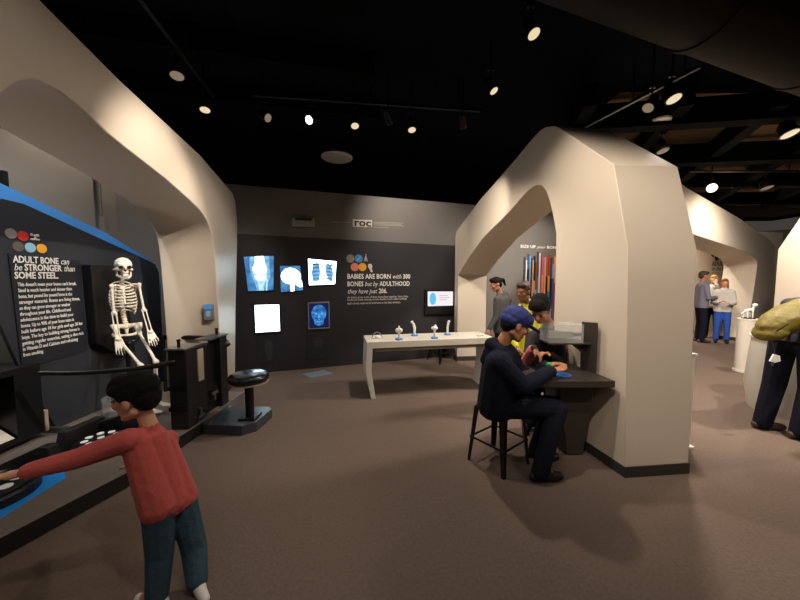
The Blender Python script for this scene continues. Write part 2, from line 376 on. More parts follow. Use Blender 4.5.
    for k in 'LR':
        hip, kn, an = (J[a + k] for a in ('hip', 'kn', 'an'))
        p += [cap_(hip, 0.094 * s * min(ls, 1.1), kn, 0.07 * s * ls), cap_(kn, 0.07 * s * ls, an - V((0, 0, 0.02 * s)), 0.058 * s * ls)]
    obj('trousers', fuse(p, vox, 4), trousers, root, smooth=180)
    for k in 'LR':
        an, to = J['an' + k], J['to' + k]; d = V((to.x - an.x, to.y - an.y, 0)); d = d.normalized() if d.length > 1e-4 else V((0, -1, 0))
        a = V((an.x, an.y, 0.04 * s)); h = a - d * 0.05 * s; m_ = a + d * 0.09 * s
        sh = obj('shoe', fuse([cap_(h, 0.038 * s, m_, 0.04 * s), cap_(m_, 0.04 * s, m_ + d * 0.065 * s, 0.032 * s + 0), cap_(a + V((0, 0, 0.045 * s)), 0.054 * s, m_, 0.036 * s)], max(vox, 0.006), 2), shoes[0], root, smooth=180)
        if len(shoes) > 1: obj('sole', fuse([cap_(V((h.x, h.y, 0.02 * s)), 0.019 * s, V((m_.x, m_.y, 0.02 * s)) + d * 0.085 * s, 0.019 * s), ell(V((h.x, h.y, 0.02 * s)) + d * 0.02 * s, (0.042 * s, 0.042 * s, 0.014 * s)), ell(V((m_.x, m_.y, 0.014 * s)), (0.046 * s, 0.046 * s, 0.014 * s)), ell(V((m_.x, m_.y, 0.014 * s)) + d * 0.07 * s, (0.038 * s, 0.038 * s, 0.014 * s))], 0.006, 1), shoes[1], sh, smooth=180)
    if hair_on: obj('hair', fuse(hair_prims(J['head'], J['hf'], hs, style), vox, 2), hair, root, smooth=180)
    if face: eyes(J['head'], J['hf'], hs, root)
    return root
def joints(**k): return {a: (V(b) if not isinstance(b, (int, float)) else b) for a, b in k.items()}
# ================================================================== THE SETTING
WY = math.radians(19); WP = V((-2.51, 5.08, 0)); WD = V((math.cos(WY), math.sin(WY), 0)); WN = V((math.sin(WY), -math.cos(WY), 0))   # back wall line, its normal faces the camera
def W(t, z, off=0.0): return WP + WD * t + WN * off + V((0, 0, z))
def wall_px(px, py): return plane_hit(px, py, WP, WD)

struct('floor', B(-7, 16, -3, 14, -0.1, 0), 'carpet')
struct('ceiling', B(-7, 16, -3, 14, 4.0, 4.1), 'ceiling')
struct('wall_left', B(-4.12, -4.0, -3, 4.7, 0, 3.05), 'grey_wall')
# upper and full grey back wall, then the charcoal painted panel standing proud of it
struct('wall_back', prism([W(-1.6, 0, -0.12), W(7.2, 0, -0.12), W(7.2, 0, -0.02), W(-1.6, 0, -0.02)], (0, 0, 3.0)), 'back_grey')
tl = wall_px(225, 233)[1]; tr = wall_px(455, 246)[1]
struct('wall_panel', prism([W(-0.35, 0, -0.02), W(4.2, 0, -0.02), W(4.2, tr, -0.02), W(-0.35, tl, -0.02)], WN * 0.03), 'charcoal')
struct('baseboard_back', prism([W(4.4, 0, -0.02), W(7.2, 0, -0.02), W(7.2, 0.1, -0.02), W(4.4, 0.1, -0.02)], WN * 0.015), 'base')
struct('wall_right', prism([(9.0, 14, 0), (15.5, 9.5, 0), (15.6, 9.6, 0), (9.1, 14.1, 0)], (0, 0, 3.2)), 'grey_wall')
struct('wall_far', prism([(4.7, 8.4, 0), (12.3, 10.4, 0), (12.27, 10.5, 0), (4.67, 8.5, 0)], (0, 0, 3.0)), 'cream')
struct('wall_rear', B(-7, 16, -3.1, -3.0, 0, 4.0), 'charcoal')

# ceiling structure
def beam(name, a, b, w, h, m='beam'):
    a, b = V(a), V(b); d = (b - a).normalized(); sd = V((-d.y, d.x, 0)).normalized() * w / 2
    struct(name, prism([a - sd, a + sd, b + sd, b - sd], (0, 0, h)), m)
# brown boards between beams over the far room, black beams across
struct('ceiling_panel', B(2.9, 15, 4.4, 13, 3.985, 4.0), 'brown_ceil')
for i in range(6): beam('ceiling_beam', (2.3 + i * 1.15, 4.0, 3.62), (3.9 + i * 1.75, 9.8, 3.62), 0.16, 0.26)
for i in range(4): beam('ceiling_beam', (2.3, 4.6 + i * 1.5, 3.55), (12, 3.2 + i * 1.9, 3.55), 0.2, 0.32)
for i in range(4): beam('ceiling_beam', (-4.5, 0.9 + i * 0.95, 3.76), (-0.3, 1.84 + i * 0.95, 3.76), 0.2, 0.24)
du = thing('air_duct', 'large dark round air duct crossing the ceiling above the desk arch', 'duct', (1.0, 1.95, 3.45))
obj('pipe', tube([(-0.4, 1.45, 3.45), (5.6, 3.6, 3.45)], 0.27, seg=28), 'duct', du, smooth=40)
for k in (0.2, 0.42, 0.64, 0.86):
    c = V((-0.4, 1.45, 3.45)).lerp(V((5.6, 3.6, 3.45)), k); d = V((6, 2.15, 0)).normalized()
    obj('joint_band', tube([c - d * 0.03, c + d * 0.03], 0.282, seg=28), 'duct', du, smooth=40)
# two small warm openings high in the ceiling
for px, py, lb in ((763, 30, 'small warm lit ceiling opening nearer the round duct, first of a pair'), (777, 39, 'small warm lit ceiling opening, lower one of a pair beside the duct')):
    c = G(px, py, 3.85); t = thing('ceiling_opening', lb, 'light', c, 0.35)
    obj('glow_panel', B(-0.05, 0.05, -0.06, 0.06, 0.0, 0.02), 'patch', t, local=True)
    for x in (-0.06, 0.06): obj('frame', B(x - 0.01, x + 0.01, -0.07, 0.07, -0.02, 0.15), 'beam', t, local=True)

# ================================================================== ARCHES
def arch(name, label, base, yaw, outer, inner, width, side, boards, skew=0.0, flare=()):
    v = V((-math.sin(yaw), math.cos(yaw), 0)); u = V((math.cos(yaw), math.sin(yaw), 0)); base = V(base)
    q = lambda t, z: base + v * t + V((0, 0, z))
    t = thing(name, label, 'arch', base, yaw)
    ext = V((math.cos(yaw + skew), math.sin(yaw + skew), 0)) * width * side
    bm = prism([q(*p) for p in outer + inner[::-1]], ext); bm.verts.ensure_lookup_table()
    for i, k in flare: bm.verts[len(outer) + len(inner) + i].co += u * k * side
    obj('shell', bm, 'cream', t, smooth=24, bevel=0.008)
    for a, b in boards:
        cs = [q(a - 0.006, 0) - ext * 0.011, q(b + 0.006, 0) - ext * 0.011, q(b + 0.006, 0) + ext * 1.011, q(a - 0.006, 0) + ext * 1.011]
        obj('baseboard', prism(cs, (0, 0, 0.085)), 'base', t)
    return t, q, u, v
def xy(p): return [(a.x, a.y) for a in p]
R_out = [(0, 0), (0.06, 1.5), (0.075, 1.79), (0.235, 2.455), (0.9, 3.03)] + xy(chaikin([V((0.98, 3.085)), V((1.18, 3.16)), V((1.45, 3.09))], 2)) + [(1.71, 3.01), (2.7, 2.755), (3.70, 2.41), (3.74, 2.3), (3.74, 0)]
R_in = [(0.89, 0), (0.89, 1.73)] + xy(chaikin([V((0.9, 2.0)), V((1.0, 2.33)), V((1.14, 2.56)), V((1.36, 2.59)), V((1.78, 2.41))], 3)) + [(2.57, 2.155), (3.1, 1.89), (3.58, 1.6), (3.58, 0)]
RA, RQ, RU, RV = arch('exhibit_arch', 'tall cream angular arch behind the seated man, with the black desk against its near leg', (1.75, 2.39, 0), math.radians(11), R_out, R_in, 0.545, 1, ((0, 0.89), (3.58, 3.74)), skew=math.radians(-5), flare=((1, 0.035), (2, 0.045), (3, 0.02)))
L_out = [(0, 0), (0.18, 1.2), (0.37, 2.1), (0.42, 2.45), (0.34, 2.72)] + [(0.2, 2.80), (-0.97, 2.91), (-2.34, 2.91), (-2.96, 2.94), (-3.5, 2.9), (-4.0, 2.5), (-4.1, 0)]
L_in = [(-0.5, 0), (-0.54, 0.23), (-0.6, 1.4)] + xy(chaikin([V((-0.62, 1.7)), V((-0.66, 2.07)), V((-0.89, 2.27)), V((-1.3, 2.35))], 3)) + [(-1.78, 2.42), (-2.33, 2.47)] + xy(chaikin([V((-2.5, 2.49)), V((-2.87, 2.56)), V((-3.1, 2.5)), V((-3.3, 2.2)), V((-3.36, 1.8))], 3)) + [(-3.4, 0)]
LA, LQ, LU, LV = arch('exhibit_arch', 'long cream arch sweeping over the skeleton display and the black platform', (-2.418, 4.595, 0), math.radians(12), L_out, L_in, 0.6, -1, ((-0.5, 0.0), (-4.1, -3.4)))
# far arch: the plane runs to the right and away
fy = math.radians(30) - PI / 2
F_out = [(-6.2, 0), (-6.2, 2.2), (-5.3, 3.1), (-4.6, 3.25), (-3.8, 3.12), (-1.0, 2.85), (1.2, 2.55), (1.85, 2.4), (1.9, 1.2), (1.6, 0)]
F_in = [(-5.3, 0), (-5.3, 1.9), (-4.6, 2.45), (-3.49, 2.35)] + xy(chaikin([V((-1.2, 2.2)), V((-0.1, 2.09)), V((0.4, 1.98)), V((0.42, 1.75)), V((0.25, 1.1))], 3)) + [(0, 0)]
FA, FQ, FU, FV = arch('exhibit_arch', 'cream arch across the far room with three visitors standing in its opening', (8.4, 7.68, 0), fy, F_out, F_in, 0.6, -1, ((-6.2, -5.3), (0, 1.6)))
gy = math.radians(180)
E_out = [(0, 0), (0, 2.08), (0.42, 2.85), (1.2, 3.15), (3.2, 2.9), (4.0, 2.2), (4.1, 0)]
E_in = [(1.0, 0), (1.0, 1.8), (1.5, 2.5), (2.9, 2.3), (3.3, 1.7), (3.4, 0)]
EA, EQ, EU, EV = arch('exhibit_arch', 'pale angular arch behind the visitor with the olive backpack, cut by the picture edge', (7.03, 6.0, 0), gy, E_out, E_in, 0.6, -1, ((0, 1.0), (3.4, 4.1)))

# ================================================================== BACK WALL
def quad_on_wall(cs, off): return [W(*wall_px(*c), off) for c in cs]
def inset(cs, k):
    cx = sum(c[0] for c in cs) / 4; cy = sum(c[1] for c in cs) / 4
    return [(cx + (x - cx) * k, cy + (y - cy) * k) for x, y in cs]
def bil(cs, a, b):        # cs: tl tr br bl
    f = lambda p, q, t: (p[0] + (q[0] - p[0]) * t, p[1] + (q[1] - p[1]) * t)
    return f(f(cs[0], cs[1], a), f(cs[3], cs[2], a), b)
def xray(label, cs, film, shapes, frame_m='black', rim=1.06):
    a = [W(*wall_px(*c)) for c in cs]; cen = sum(a, V()) / 4
    t = thing('xray_lightbox', label, 'lightbox', V((cen.x, cen.y, cen.z)))
    obj('housing', prism(quad_on_wall(inset(cs, rim), 0.012), WN * 0.03), frame_m, t)
    fl = obj('film', prism(quad_on_wall(cs, 0.043), WN * 0.004), film, t)
    k = 0
    for nm, m, polys in shapes:
        bm = bmesh.new()
        for pl in polys:
            prism([W(*wall_px(*bil(cs, x, y)), 0.047 + 0.0012 * k) for x, y in pl], WN * 0.001, bm)
        obj(nm, bm, m, fl); k += 1
    return t
def el2(cx, cy, rx, ry, n=20, a0=0, a1=2 * PI): return [(cx + rx * math.cos(a0 + (a1 - a0) * i / n), cy + ry * math.sin(a0 + (a1 - a0) * i / n)) for i in range(n + (0 if a1 - a0 >= 2 * PI - 0.01 else 1))]
xray('glowing blue x-ray film of a knee joint above the blank white film', [(244, 257), (274, 256), (273.6, 290), (248.5, 291)], 'film_blue',
     [('tissue_image', 'film_hazy', [[(0.2, 0), (0.84, 0), (0.86, 0.35), (0.88, 0.6), (0.8, 0.8), (0.76, 1.0), (0.34, 1.0), (0.3, 0.78), (0.18, 0.55), (0.16, 0.25)]]),
      ('bone_image', 'film_white', [[(0.38, 0), (0.66, 0), (0.68, 0.2), (0.76, 0.36), (0.74, 0.49), (0.5, 0.53), (0.28, 0.48), (0.26, 0.34), (0.36, 0.18)]]),
      ('bone_image', 'film_pale', [[(0.28, 0.53), (0.5, 0.57), (0.76, 0.53), (0.75, 0.63), (0.66, 0.76), (0.62, 1.0), (0.44, 1.0), (0.4, 0.76), (0.28, 0.62)]]),
      ('bone_image', 'film_pale', [[(0.73, 0.66), (0.79, 0.68), (0.75, 1.0), (0.7, 1.0)]]),
      ('bone_image', 'film_white', [[(0.32, 0.55), (0.72, 0.55), (0.68, 0.66), (0.5, 0.72), (0.36, 0.65)]])], rim=1.03)
xray('glowing x-ray film of a skull in profile, smallest of the upper three films', [(280, 266), (300, 266), (303, 290), (281, 292)], 'film_blue',
     [('skull_image', 'film_white', [el2(0.5, 0.4, 0.47, 0.32, 26)]), ('neck_image', 'film_white', [[(0.45, 0.6), (0.64, 0.66), (0.6, 1.0), (0.44, 1.0)]]), ('jaw_image', 'film_white', [[(0.7, 0.6), (0.98, 0.58), (1.0, 0.86), (0.86, 0.86), (0.7, 0.76)]])], rim=1.03)
ribs = []
for sd in (0, 1):
    for k in range(5):
        y = 0.12 + k * 0.145; x0, x1 = (0.14, 0.40) if sd == 0 else (0.65, 0.89)
        arc = [(x0 + (x1 - x0) * i / 6, y + 0.045 * (1 - ((i / 6 - (0.75 if sd == 0 else 0.25)) / 0.75) ** 2) * -1 + 0.06) for i in range(7)]
        ribs.append(arc + [(x, yy + 0.07) for x, yy in arc[::-1]])
xray('glowing x-ray film of a rib cage on the dark wall, beside the headline', [(308, 259), (336, 261.6), (334.6, 284), (309, 285)], 'film_white', [('lung_image', 'film_hazy', [[(0.3, 0.1), (0.4, 0.2), (0.44, 0.5), (0.4, 0.84), (0.16, 0.9), (0.1, 0.55), (0.16, 0.22)]]), ('lung_image', 'film_hazy', [[(0.7, 0.1), (0.84, 0.22), (0.92, 0.55), (0.88, 0.9), (0.74, 0.84), (0.62, 0.5), (0.62, 0.2)]]), ('rib_image', 'film_blue', ribs[:5]), ('rib_image', 'film_blue', ribs[5:])], rim=1.03)
xray('blank white glowing film on the dark wall below the knee film', [(255, 305), (279, 304.5), (280, 330.5), (256, 332)], 'film_white', [('shade_band', 'film_tint', [[(0.74, 0.02), (0.98, 0.02), (0.98, 0.98), (0.74, 0.98)]])], rim=1.12)
xray('dark blue x-ray of a face seen from the front, in a thin grey frame', [(308.6, 303.4), (328.2, 302.6), (328.6, 326.8), (309.2, 327.7)], 'film_navy',
     [('skull_image', 'film_mid', [el2(0.5, 0.42, 0.38, 0.36, 24) , [(0.2, 0.5), (0.8, 0.5), (0.72, 0.86), (0.5, 0.94), (0.28, 0.86)]]), ('skull_image', 'film_light', [el2(0.36, 0.42, 0.06, 0.05, 10), el2(0.66, 0.42, 0.06, 0.05, 10), [(0.47, 0.48), (0.55, 0.48), (0.58, 0.6), (0.44, 0.6)], [(0.36, 0.72), (0.66, 0.72), (0.64, 0.76), (0.38, 0.76)], el2(0.5, 0.66, 0.04, 0.03, 8)])], 'grey_plastic', rim=1.1)
for cs, lb, face in (([(257, 338), (281, 337), (281.5, 361), (258, 364)], 'dark grey panel with a paler shape low on the wall under the white film', 0), ([(307, 336), (329, 335), (329.5, 357), (308, 359.5)], 'dark grey panel with a paler shape low on the wall under the face film', 1)):
    a = [W(*wall_px(*c)) for c in cs]; cen = sum(a, V()) / 4
    t = thing('dark_wall_sheet', lb, 'film', cen)  # thin dark grey panel carrying one paler shape
    f = obj('film', prism(quad_on_wall(cs, 0.012), WN * 0.01), mat('dark_grey_sheet', (44, 46, 52), 0.3), t)
    obj('bone_image', prism([W(*wall_px(*bil(cs, x, y)), 0.0222) for x, y in (el2(0.5, 0.3, 0.22, 0.24, 16) if face else [(0.35, 0.1), (0.6, 0.1), (0.66, 0.4), (0.58, 0.9), (0.4, 0.9), (0.32, 0.4)])], WN * 0.001), 'faint_grey', t)

# logo, emergency unit
cen = W(*wall_px(363, 223))
M['logo_fine'] = mat('logo_fine', (150, 145, 138), 0.6)
roc = thing('wall_logo', 'pale wall logo reading roc with fine lines of lettering either side', 'logo', cen)
obj('plaque', prism(quad_on_wall([(353, 219.2), (372.3, 219.9), (372.3, 227), (353, 226.6)], -0.019), WN * 0.004), mat('logo_pale', (206, 200, 190), 0.5), roc)
t0, z0 = wall_px(354.2, 226.3); t1, _ = wall_px(371.2, 226.3)
lettering('lettering', [(0, [('roc', 0.18, 0.03, 0)])], W(t0, z0 + 0.015, -0.013), WD, 'base', roc, width={0: t1 - t0})
for a, b, y, sl in ((332, 351, 221.5, 0.02), (374, 404, 221.6, 0.035), (374, 402, 223.0, 0.035), (374, 404, 224.4, 0.035), (374, 389, 226.6, 0.03)):
    obj('fine_print', prism(quad_on_wall([(a, y), (b, y + (b - a) * sl), (b, y + 0.75 + (b - a) * sl), (a, y + 0.75)], -0.0185), WN * 0.002), 'logo_fine', roc)
em = thing('emergency_light', 'grey boxy emergency light mounted high on the back wall', 'light', W(*wall_px(303, 222)))
obj('case', prism(quad_on_wall([(292, 218), (314.5, 218.6), (314.5, 227), (292, 226.4)], -0.02), WN * 0.1), 'grey_plastic', em, bevel=0.015)
obj('diffuser', prism(quad_on_wall([(294.5, 218.8), (312, 219.3), (311, 221.6), (295.5, 221)], 0.08), WN * 0.006), 'black', em)

# headline
hl = thing('wall_headline', 'white headline about babies born with 300 bones on the charcoal wall', 'lettering', W(*wall_px(378, 282)))
t0, z1 = wall_px(347, 278.6); te, _ = wall_px(410, 278.6); zA, zB = wall_px(347, 286.2)[1], wall_px(347, 293.6)[1]
tB, _ = wall_px(409.5, 286); tC, _ = wall_px(387, 293.5)
S = 0.118
for zl, tw, runs in ((z1, te, [('BABIES ARE BORN', S, 0.02, 0), ('with', S, 0.0, 0.3), ('300', S, 0.02, 0)]), (zA, tB, [('BONES', S, 0.02, 0), ('but by', S, 0, 0.3), ('ADULTHOOD', S, 0.02, 0)]), (zB, tC, [('they have just', S, 0.0, 0.3), ('206.', S, 0.02, 0)])):
    lettering('lettering', [(0, runs)], W(t0, zl, 0.012), WD, 'white_ink', hl, width={0: tw - t0})
ty, zz = wall_px(347, 297.2); z2 = wall_px(347, 300.8)[1]; z3 = wall_px(347, 304.4)[1]; zz -= 0.02; te2 = wall_px(408, 300)[0]
lettering('body_lettering', [(0, [('As babies grow some of their bones fuse together. Some baby', 0.05, 0.012, 0)]), (zz - z2 + 0.0, [('bones are made entirely of soft, flexible tissue called cartilage', 0.05, 0.012, 0)]), (zz - z3, [("that's slowly replaced by hard bone as the baby develops.", 0.05, 0.012, 0)])],
          W(t0, zz, 0.012), WD, 'grey_ink', hl, width={0: te2 - t0, zz - z2 + 0.0: te2 - t0 - 0.03, zz - z3: te2 - t0 - 0.15})
def disc_on_wall(px, py, r, m, name, par):
    t, z = wall_px(px, py)
    return obj(name, lathe([(r, 0.01), (r, 0.014)], W(t, z, 0), WN, 24), m, par)
for px, py, m in ((350.3, 258.6, 'c_grey'), (358.6, 258.6, 'c_blue'), (354.6, 267, 'c_coral'), (362.3, 267, 'c_orange')): disc_on_wall(px, py, 0.072, m, 'icon_disc', hl)
t, z = wall_px(366, 258.6); bm = bmesh.new()
for k in range(4):
    a = 1.1 + k * 0.28; p0 = W(t - 0.04, z - 0.05, 0.0115); d = WD * math.cos(a) * 0.5 + V((0, 0, math.sin(a)))
    tube([p0 + WD * 0.022 * k, p0 + WD * 0.022 * k + (WD * (0.35 - 0.22 * k) + V((0, 0, 1))).normalized() * (0.13 - 0.01 * abs(k - 1))], 0.005, bm, 6)
obj('hand_icon', bm, 'grey_ink', hl)
t, z = wall_px(370, 268)
obj('bone_icon', prism([W(t + a, z + b, 0.0105) for a, b in ((-0.035, 0.07), (0.02, 0.075), (0.04, 0.03), (0.03, -0.02), (0.05, -0.07), (0.01, -0.075), (-0.01, -0.02), (-0.04, 0.02))], WN * 0.003), 'grey_ink', hl)
t, z = wall_px(358.6, 258.6); obj('bone_icon', tube([W(t - 0.035, z - 0.035, 0.0135), W(t + 0.035, z + 0.035, 0.0135)], 0.01, seg=6), 'c_sky', hl)

# small wall screen
cs = [(423.5, 289.6), (455.5, 289.6), (455.5, 313.2), (423.5, 314.2)]
tv = thing('wall_screen', 'small lit screen in a black case on the charcoal wall above the bone models', 'screen', W(*wall_px(439, 301)))
obj('case', prism(quad_on_wall(cs, 0.012), WN * 0.06), 'black', tv, bevel=0.006)
sc = [(426.2, 291.3), (451.2, 291.3), (451.0, 305.2), (426.2, 305.9)]
dsp = obj('display', prism(quad_on_wall(sc, 0.072), WN * 0.002), 'scr_white', tv)
obj('picture', prism([W(*wall_px(*bil(sc, *p)), 0.0742) for p in el2(0.2, 0.5, 0.13, 0.42, 18)], WN * 0.001), 'scr_blue', dsp)
bm = bmesh.new()
for y, x1 in ((0.25, 0.8), (0.4, 0.85), (0.55, 0.75)): prism([W(*wall_px(*bil(sc, *p)), 0.0742) for p in ((0.45, y), (x1, y), (x1, y + 0.05), (0.45, y + 0.05))], WN * 0.001, bm)
obj('text_lines', bm, 'scr_grey', dsp)

# ---------------- coloured bar chart on the grey wall behind the arch
bc = thing('bar_chart', 'chart of tall upright coloured bars on the grey wall behind the cream arch', 'wall display', W(*wall_px(545, 300)))
palette = {n: mat('bar_' + n, c, 0.5) for n, c in dict(slate=(66, 74, 80), white=(215, 210, 205), red=(186, 50, 48), blue=(52, 94, 150), sky=(120, 170, 214), black=(28, 26, 26), orange=(226, 150, 74), navy=(22, 26, 54), teal=(60, 130, 160), brown=(120, 80, 60), salmon=(222, 150, 128), rust=(160, 88, 40), lilac=(160, 120, 160)).items()}
bars = [(524.9, 257, ['slate', 'slate']), (526.4, 260, ['white', 'red']), (528.7, 254, ['blue', 'navy', 'red']), (530.2, 256, ['sky', 'sky']), (531.6, 258, ['black', 'black']), (533.1, 260, ['orange', 'salmon']), (534.8, 256, ['navy', 'orange', 'slate']), (536.3, 262, ['brown', 'sky']),
        (538.3, 252, ['slate', 'teal']), (539.9, 253, ['white', 'white']), (541.3, 255, ['red', 'red', 'salmon']), (543.0, 257, ['lilac', 'salmon', 'sky']), (545.5, 257, ['salmon', 'orange']), (547.2, 262, ['rust', 'black', 'navy']), (549.6, 255, ['red', 'orange', 'teal']), (551.8, 258, ['slate', 'navy', 'sky']), (553.6, 264, ['sky', 'blue']), (555.6, 256, ['orange', 'red']), (557.4, 259, ['blue', 'slate']), (559.4, 262, ['salmon', 'white'])]
for px, py, cols in bars:
    t, zt = wall_px(px, py); w = 0.03; zb = 0.55; n = len(cols); hs_ = [zt, zt - (0.32 + (int(px * 7) % 5) * 0.07), zt - (0.8 + (int(px * 3) % 4) * 0.08)][:n] + [zb]
    b = obj('bar', prism([W(t - w / 2, hs_[1], -0.02), W(t + w / 2, hs_[1], -0.02), W(t + w / 2, zt, -0.02), W(t - w / 2, zt, -0.02)], WN * 0.03), palette[cols[0]], bc)
    for k in range(1, n): obj('bar_segment', prism([W(t - w / 2, hs_[k + 1], -0.02), W(t + w / 2, hs_[k + 1], -0.02), W(t + w / 2, hs_[k], -0.02), W(t - w / 2, hs_[k], -0.02)], WN * 0.03), palette[cols[k]], b)
t0, z0 = wall_px(521, 247.5); t1, _ = wall_px(559, 247.5)
lettering('lettering', [(0, [('SIZE UP', 0.085, 0.02, 0), ('your', 0.085, 0, 0.3), ('BONES', 0.085, 0.02, 0)])], W(t0, z0, -0.018), WD, 'white_ink', bc, width={0: (t1 - t0) * 1.05})
# ================================================================== LEFT DISPLAY
PX = -3.26
def N(px, py, off=0.0):
    t, z = plane_hit(px, py, (PX, 0), (0, 1)); return V((PX + off, t, z))
pan = thing('graphic_panel', 'black faceted graphic panel with white text and a blue border behind the skeleton', 'panel', (PX, 3.4, 0.12))
fpts = [N(25, 204), N(150, 261), N(155.5, 264.5), N(159, 272)] ; rb = N(163.5, 345)
fpts += [rb, V((PX, rb.y + 0.03, 0.125)), V((PX, 2.95, 0.125)), N(19, 366), N(-3, 318), N(-30, 250)]
fpts = [V((PX, p.y, p.z)) for p in fpts] + [V((PX, 2.5, 2.1)), V((PX, 2.68, 2.2))]
obj('face_board', prism(fpts, (-0.035, 0, 0)), 'panel', pan, bevel=0.006)
bx = PX - 0.06
def N2(px, py):
    t, z = plane_hit(px, py, (bx, 0), (0, 1)); return V((bx, t, z))
bl = [N2(-40, 162), N2(0, 183), N2(102, 231), N2(147, 258), N2(156.5, 266), N2(161, 285), N2(161, 330), N2(60, 300), N2(-45, 260)]
obj('blue_border', prism(bl, (-0.03, 0, 0)), 'blue', pan)
tp = [N(7, 253.5, 0.012), N(79, 260.5, 0.012), N(86.5, 350.5, 0.012), N(21, 369, 0.012)]
obj('text_plate', prism(tp, (-0.012, 0, 0)), 'plate', pan)
def pl(px, py): return plane_hit(px, py, (PX + 0.0125, 0), (0, 1))
y0, z0 = pl(11.8, 262.2); y1, _ = pl(68, 262.2); y2, z2 = pl(13.5, 270.3); y3, _ = pl(74.5, 270.3); y4, z4 = pl(14, 278.5); y5, _ = pl(58, 278.5)
hs0 = 0.082
lettering('headline', [(0, [('ADULT BONE', hs0, 0.022, 0), ('can', hs0, 0, 0.3)]), (z0 - z2, [('be', hs0, 0, 0.3), ('STRONGER', hs0, 0.022, 0), ('than', hs0, 0, 0.3)]), (z0 - z4, [('SOME STEEL.', hs0, 0.022, 0)])],
          V((PX + 0.013, y0 + 0.01, z0)), (0, 1, 0), 'white_ink', pan, width={0: y1 - y0, z0 - z2: y3 - y2, z0 - z4: y5 - y4})
lines = ["This doesn't mean your bones can't break.", 'Steel is much heavier and denser than', 'bone, but pound for pound bone is the', 'stronger material. Bones are living tissue,', 'so they can grow stronger or weaker', 'throughout your life. Childhood and', 'adolescence is the time to build your', 'bones. Up to 90% of your bone mass is', 'built before age 18 for girls and age 20 for', 'boys. The key to building strong bones is', 'getting regular exercise, eating a diet rich', 'in Vitamin D and Calcium and refraining', 'from smoking.']
ya, za = pl(15.5, 286.3); yb, zb_ = pl(23, 357); yr, _ = pl(77, 286)
pitch = (za - zb_) / 12
lettering('body_lettering', [(i * pitch, [(l, 0.045, 0.012, 0)]) for i, l in enumerate(lines)], V((PX + 0.013, ya + 0.015, za)), (0, 1, 0), 'white_ink', pan,
          width={i * pitch: (yr - ya - 0.015) * len(l) / 41.5 for i, l in enumerate(lines)})
for px, py, m in ((12, 233.5, 'c_grey'), (24, 236, 'c_red'), (19.2, 246.6, 'c_olive'), (31.3, 247.6, 'c_sky'), (42.6, 248.6, 'c_orange')):
    y, z = pl(px, py); obj('icon_disc', lathe([(0.042, 0), (0.042, 0.004)], (PX + 0.002, y, z), (1, 0, 0), 24), m, pan)
y, z = pl(36, 237.5)
obj('bone_icon', fuse([ell((PX + 0.004, y - 0.025, z + 0.02), (0.006, 0.014, 0.014)), ell((PX + 0.004, y + 0.022, z + 0.02), (0.006, 0.014, 0.014)), cap_((PX + 0.004, y - 0.03, z - 0.018), 0.008, (PX + 0.004, y + 0.03, z - 0.018), 0.008), cap_((PX + 0.004, y, z - 0.01), 0.007, (PX + 0.004, y, z + 0.02), 0.007)], 0.004, 1), 'grey_ink', pan)

# low platform on the floor (two decks) and the blue strip on it
def pt(x, y): return (x, y, 0.0)
solo('platform', prism([pt(-2.27, 1.45), pt(-2.21, 1.67), pt(-2.02, 2.26), pt(-2.0, 2.79), pt(-1.97, 3.12), pt(-1.97, 3.95), pt(-3.22, 3.98), pt(-3.22, 3.4), pt(-3.6, 3.0), pt(-3.6, 1.45)], (0, 0, 0.12)), 'deck', 'low dark platform on the carpet carrying the skeleton display and hand stations', 'platform', bevel=0.004)
pf = bpy.data.objects['platform']
obj('front_edge', prism([(-2.27, 1.45, 0.006), (-2.205, 1.67, 0.006), (-2.015, 2.26, 0.006), (-1.995, 2.79, 0.006), (-1.965, 3.12, 0.006), (-1.99, 3.12, 0.006), (-2.02, 2.79, 0.006), (-2.04, 2.265, 0.006), (-2.23, 1.675, 0.006), (-2.29, 1.45, 0.006)], (0, 0, 0.11)), 'deck_edge', pf)
a = [G(-8, 524, 0.122), G(33, 498, 0.122), G(66, 478, 0.122), G(60, 450, 0.122), G(40, 458, 0.122), G(-8, 480, 0.122)]
obj('blue_strip', prism([V((p.x, p.y, 0.121)) for p in a], (0, 0, 0.002)), 'blue_floor', pf)
obj('step_edge', prism([(-3.5, 2.86, 0.12), (-3.02, 2.86, 0.12), (-3.02, 2.90, 0.12), (-3.5, 2.90, 0.12)], (0, 0, 0.05)), 'steel', pf)

# stations: a round dial with white dots, a black hood behind and a cheek plate at one side
def station(c, r, label, hood, cheek):
    t = thing('hand_station', label, 'exhibit control', (c[0], c[1], 0.12), 0, 'round dotted hand stations')
    obj('base', lathe([(r, 0), (r, 0.055), (r - 0.01, 0.07)], (0, 0, 0), seg=48), 'black', t, local=True, smooth=30)
    d = obj('dial', lathe([(r * 0.88, 0.07), (r * 0.88, 0.078), (r * 0.82, 0.083)], (0, 0, 0), seg=48), 'vinyl', t, local=True, smooth=30)
    for k in range(8):
        a = 2 * PI * k / 8
        obj('dot', lathe([(r * 0.14, 0.083), (r * 0.14, 0.087)], (math.cos(a) * r * 0.56, math.sin(a) * r * 0.56, 0), seg=18), 'dot', d, local=True)
    obj('dot', lathe([(r * 0.14, 0.083), (r * 0.14, 0.087)], (0, 0, 0), seg=18), 'dot', d, local=True)
    obj('hood', prism([(x, r + 0.01, z) for x, z in hood], (0, 0.08, 0)), 'housing', t, local=True, bevel=0.01)
    if cheek: obj('cheek', prism([(-r - 0.1, -0.12, 0), (-r - 0.1, r + 0.08, 0), (-r - 0.1, r + 0.08, 0.16), (-r - 0.1, -0.08, 0.17)], (0.08, 0, 0)), 'housing', t, local=True, bevel=0.01)
    return t
g1 = G(-16, 487, 0.2); g2 = G(101, 438, 0.2)
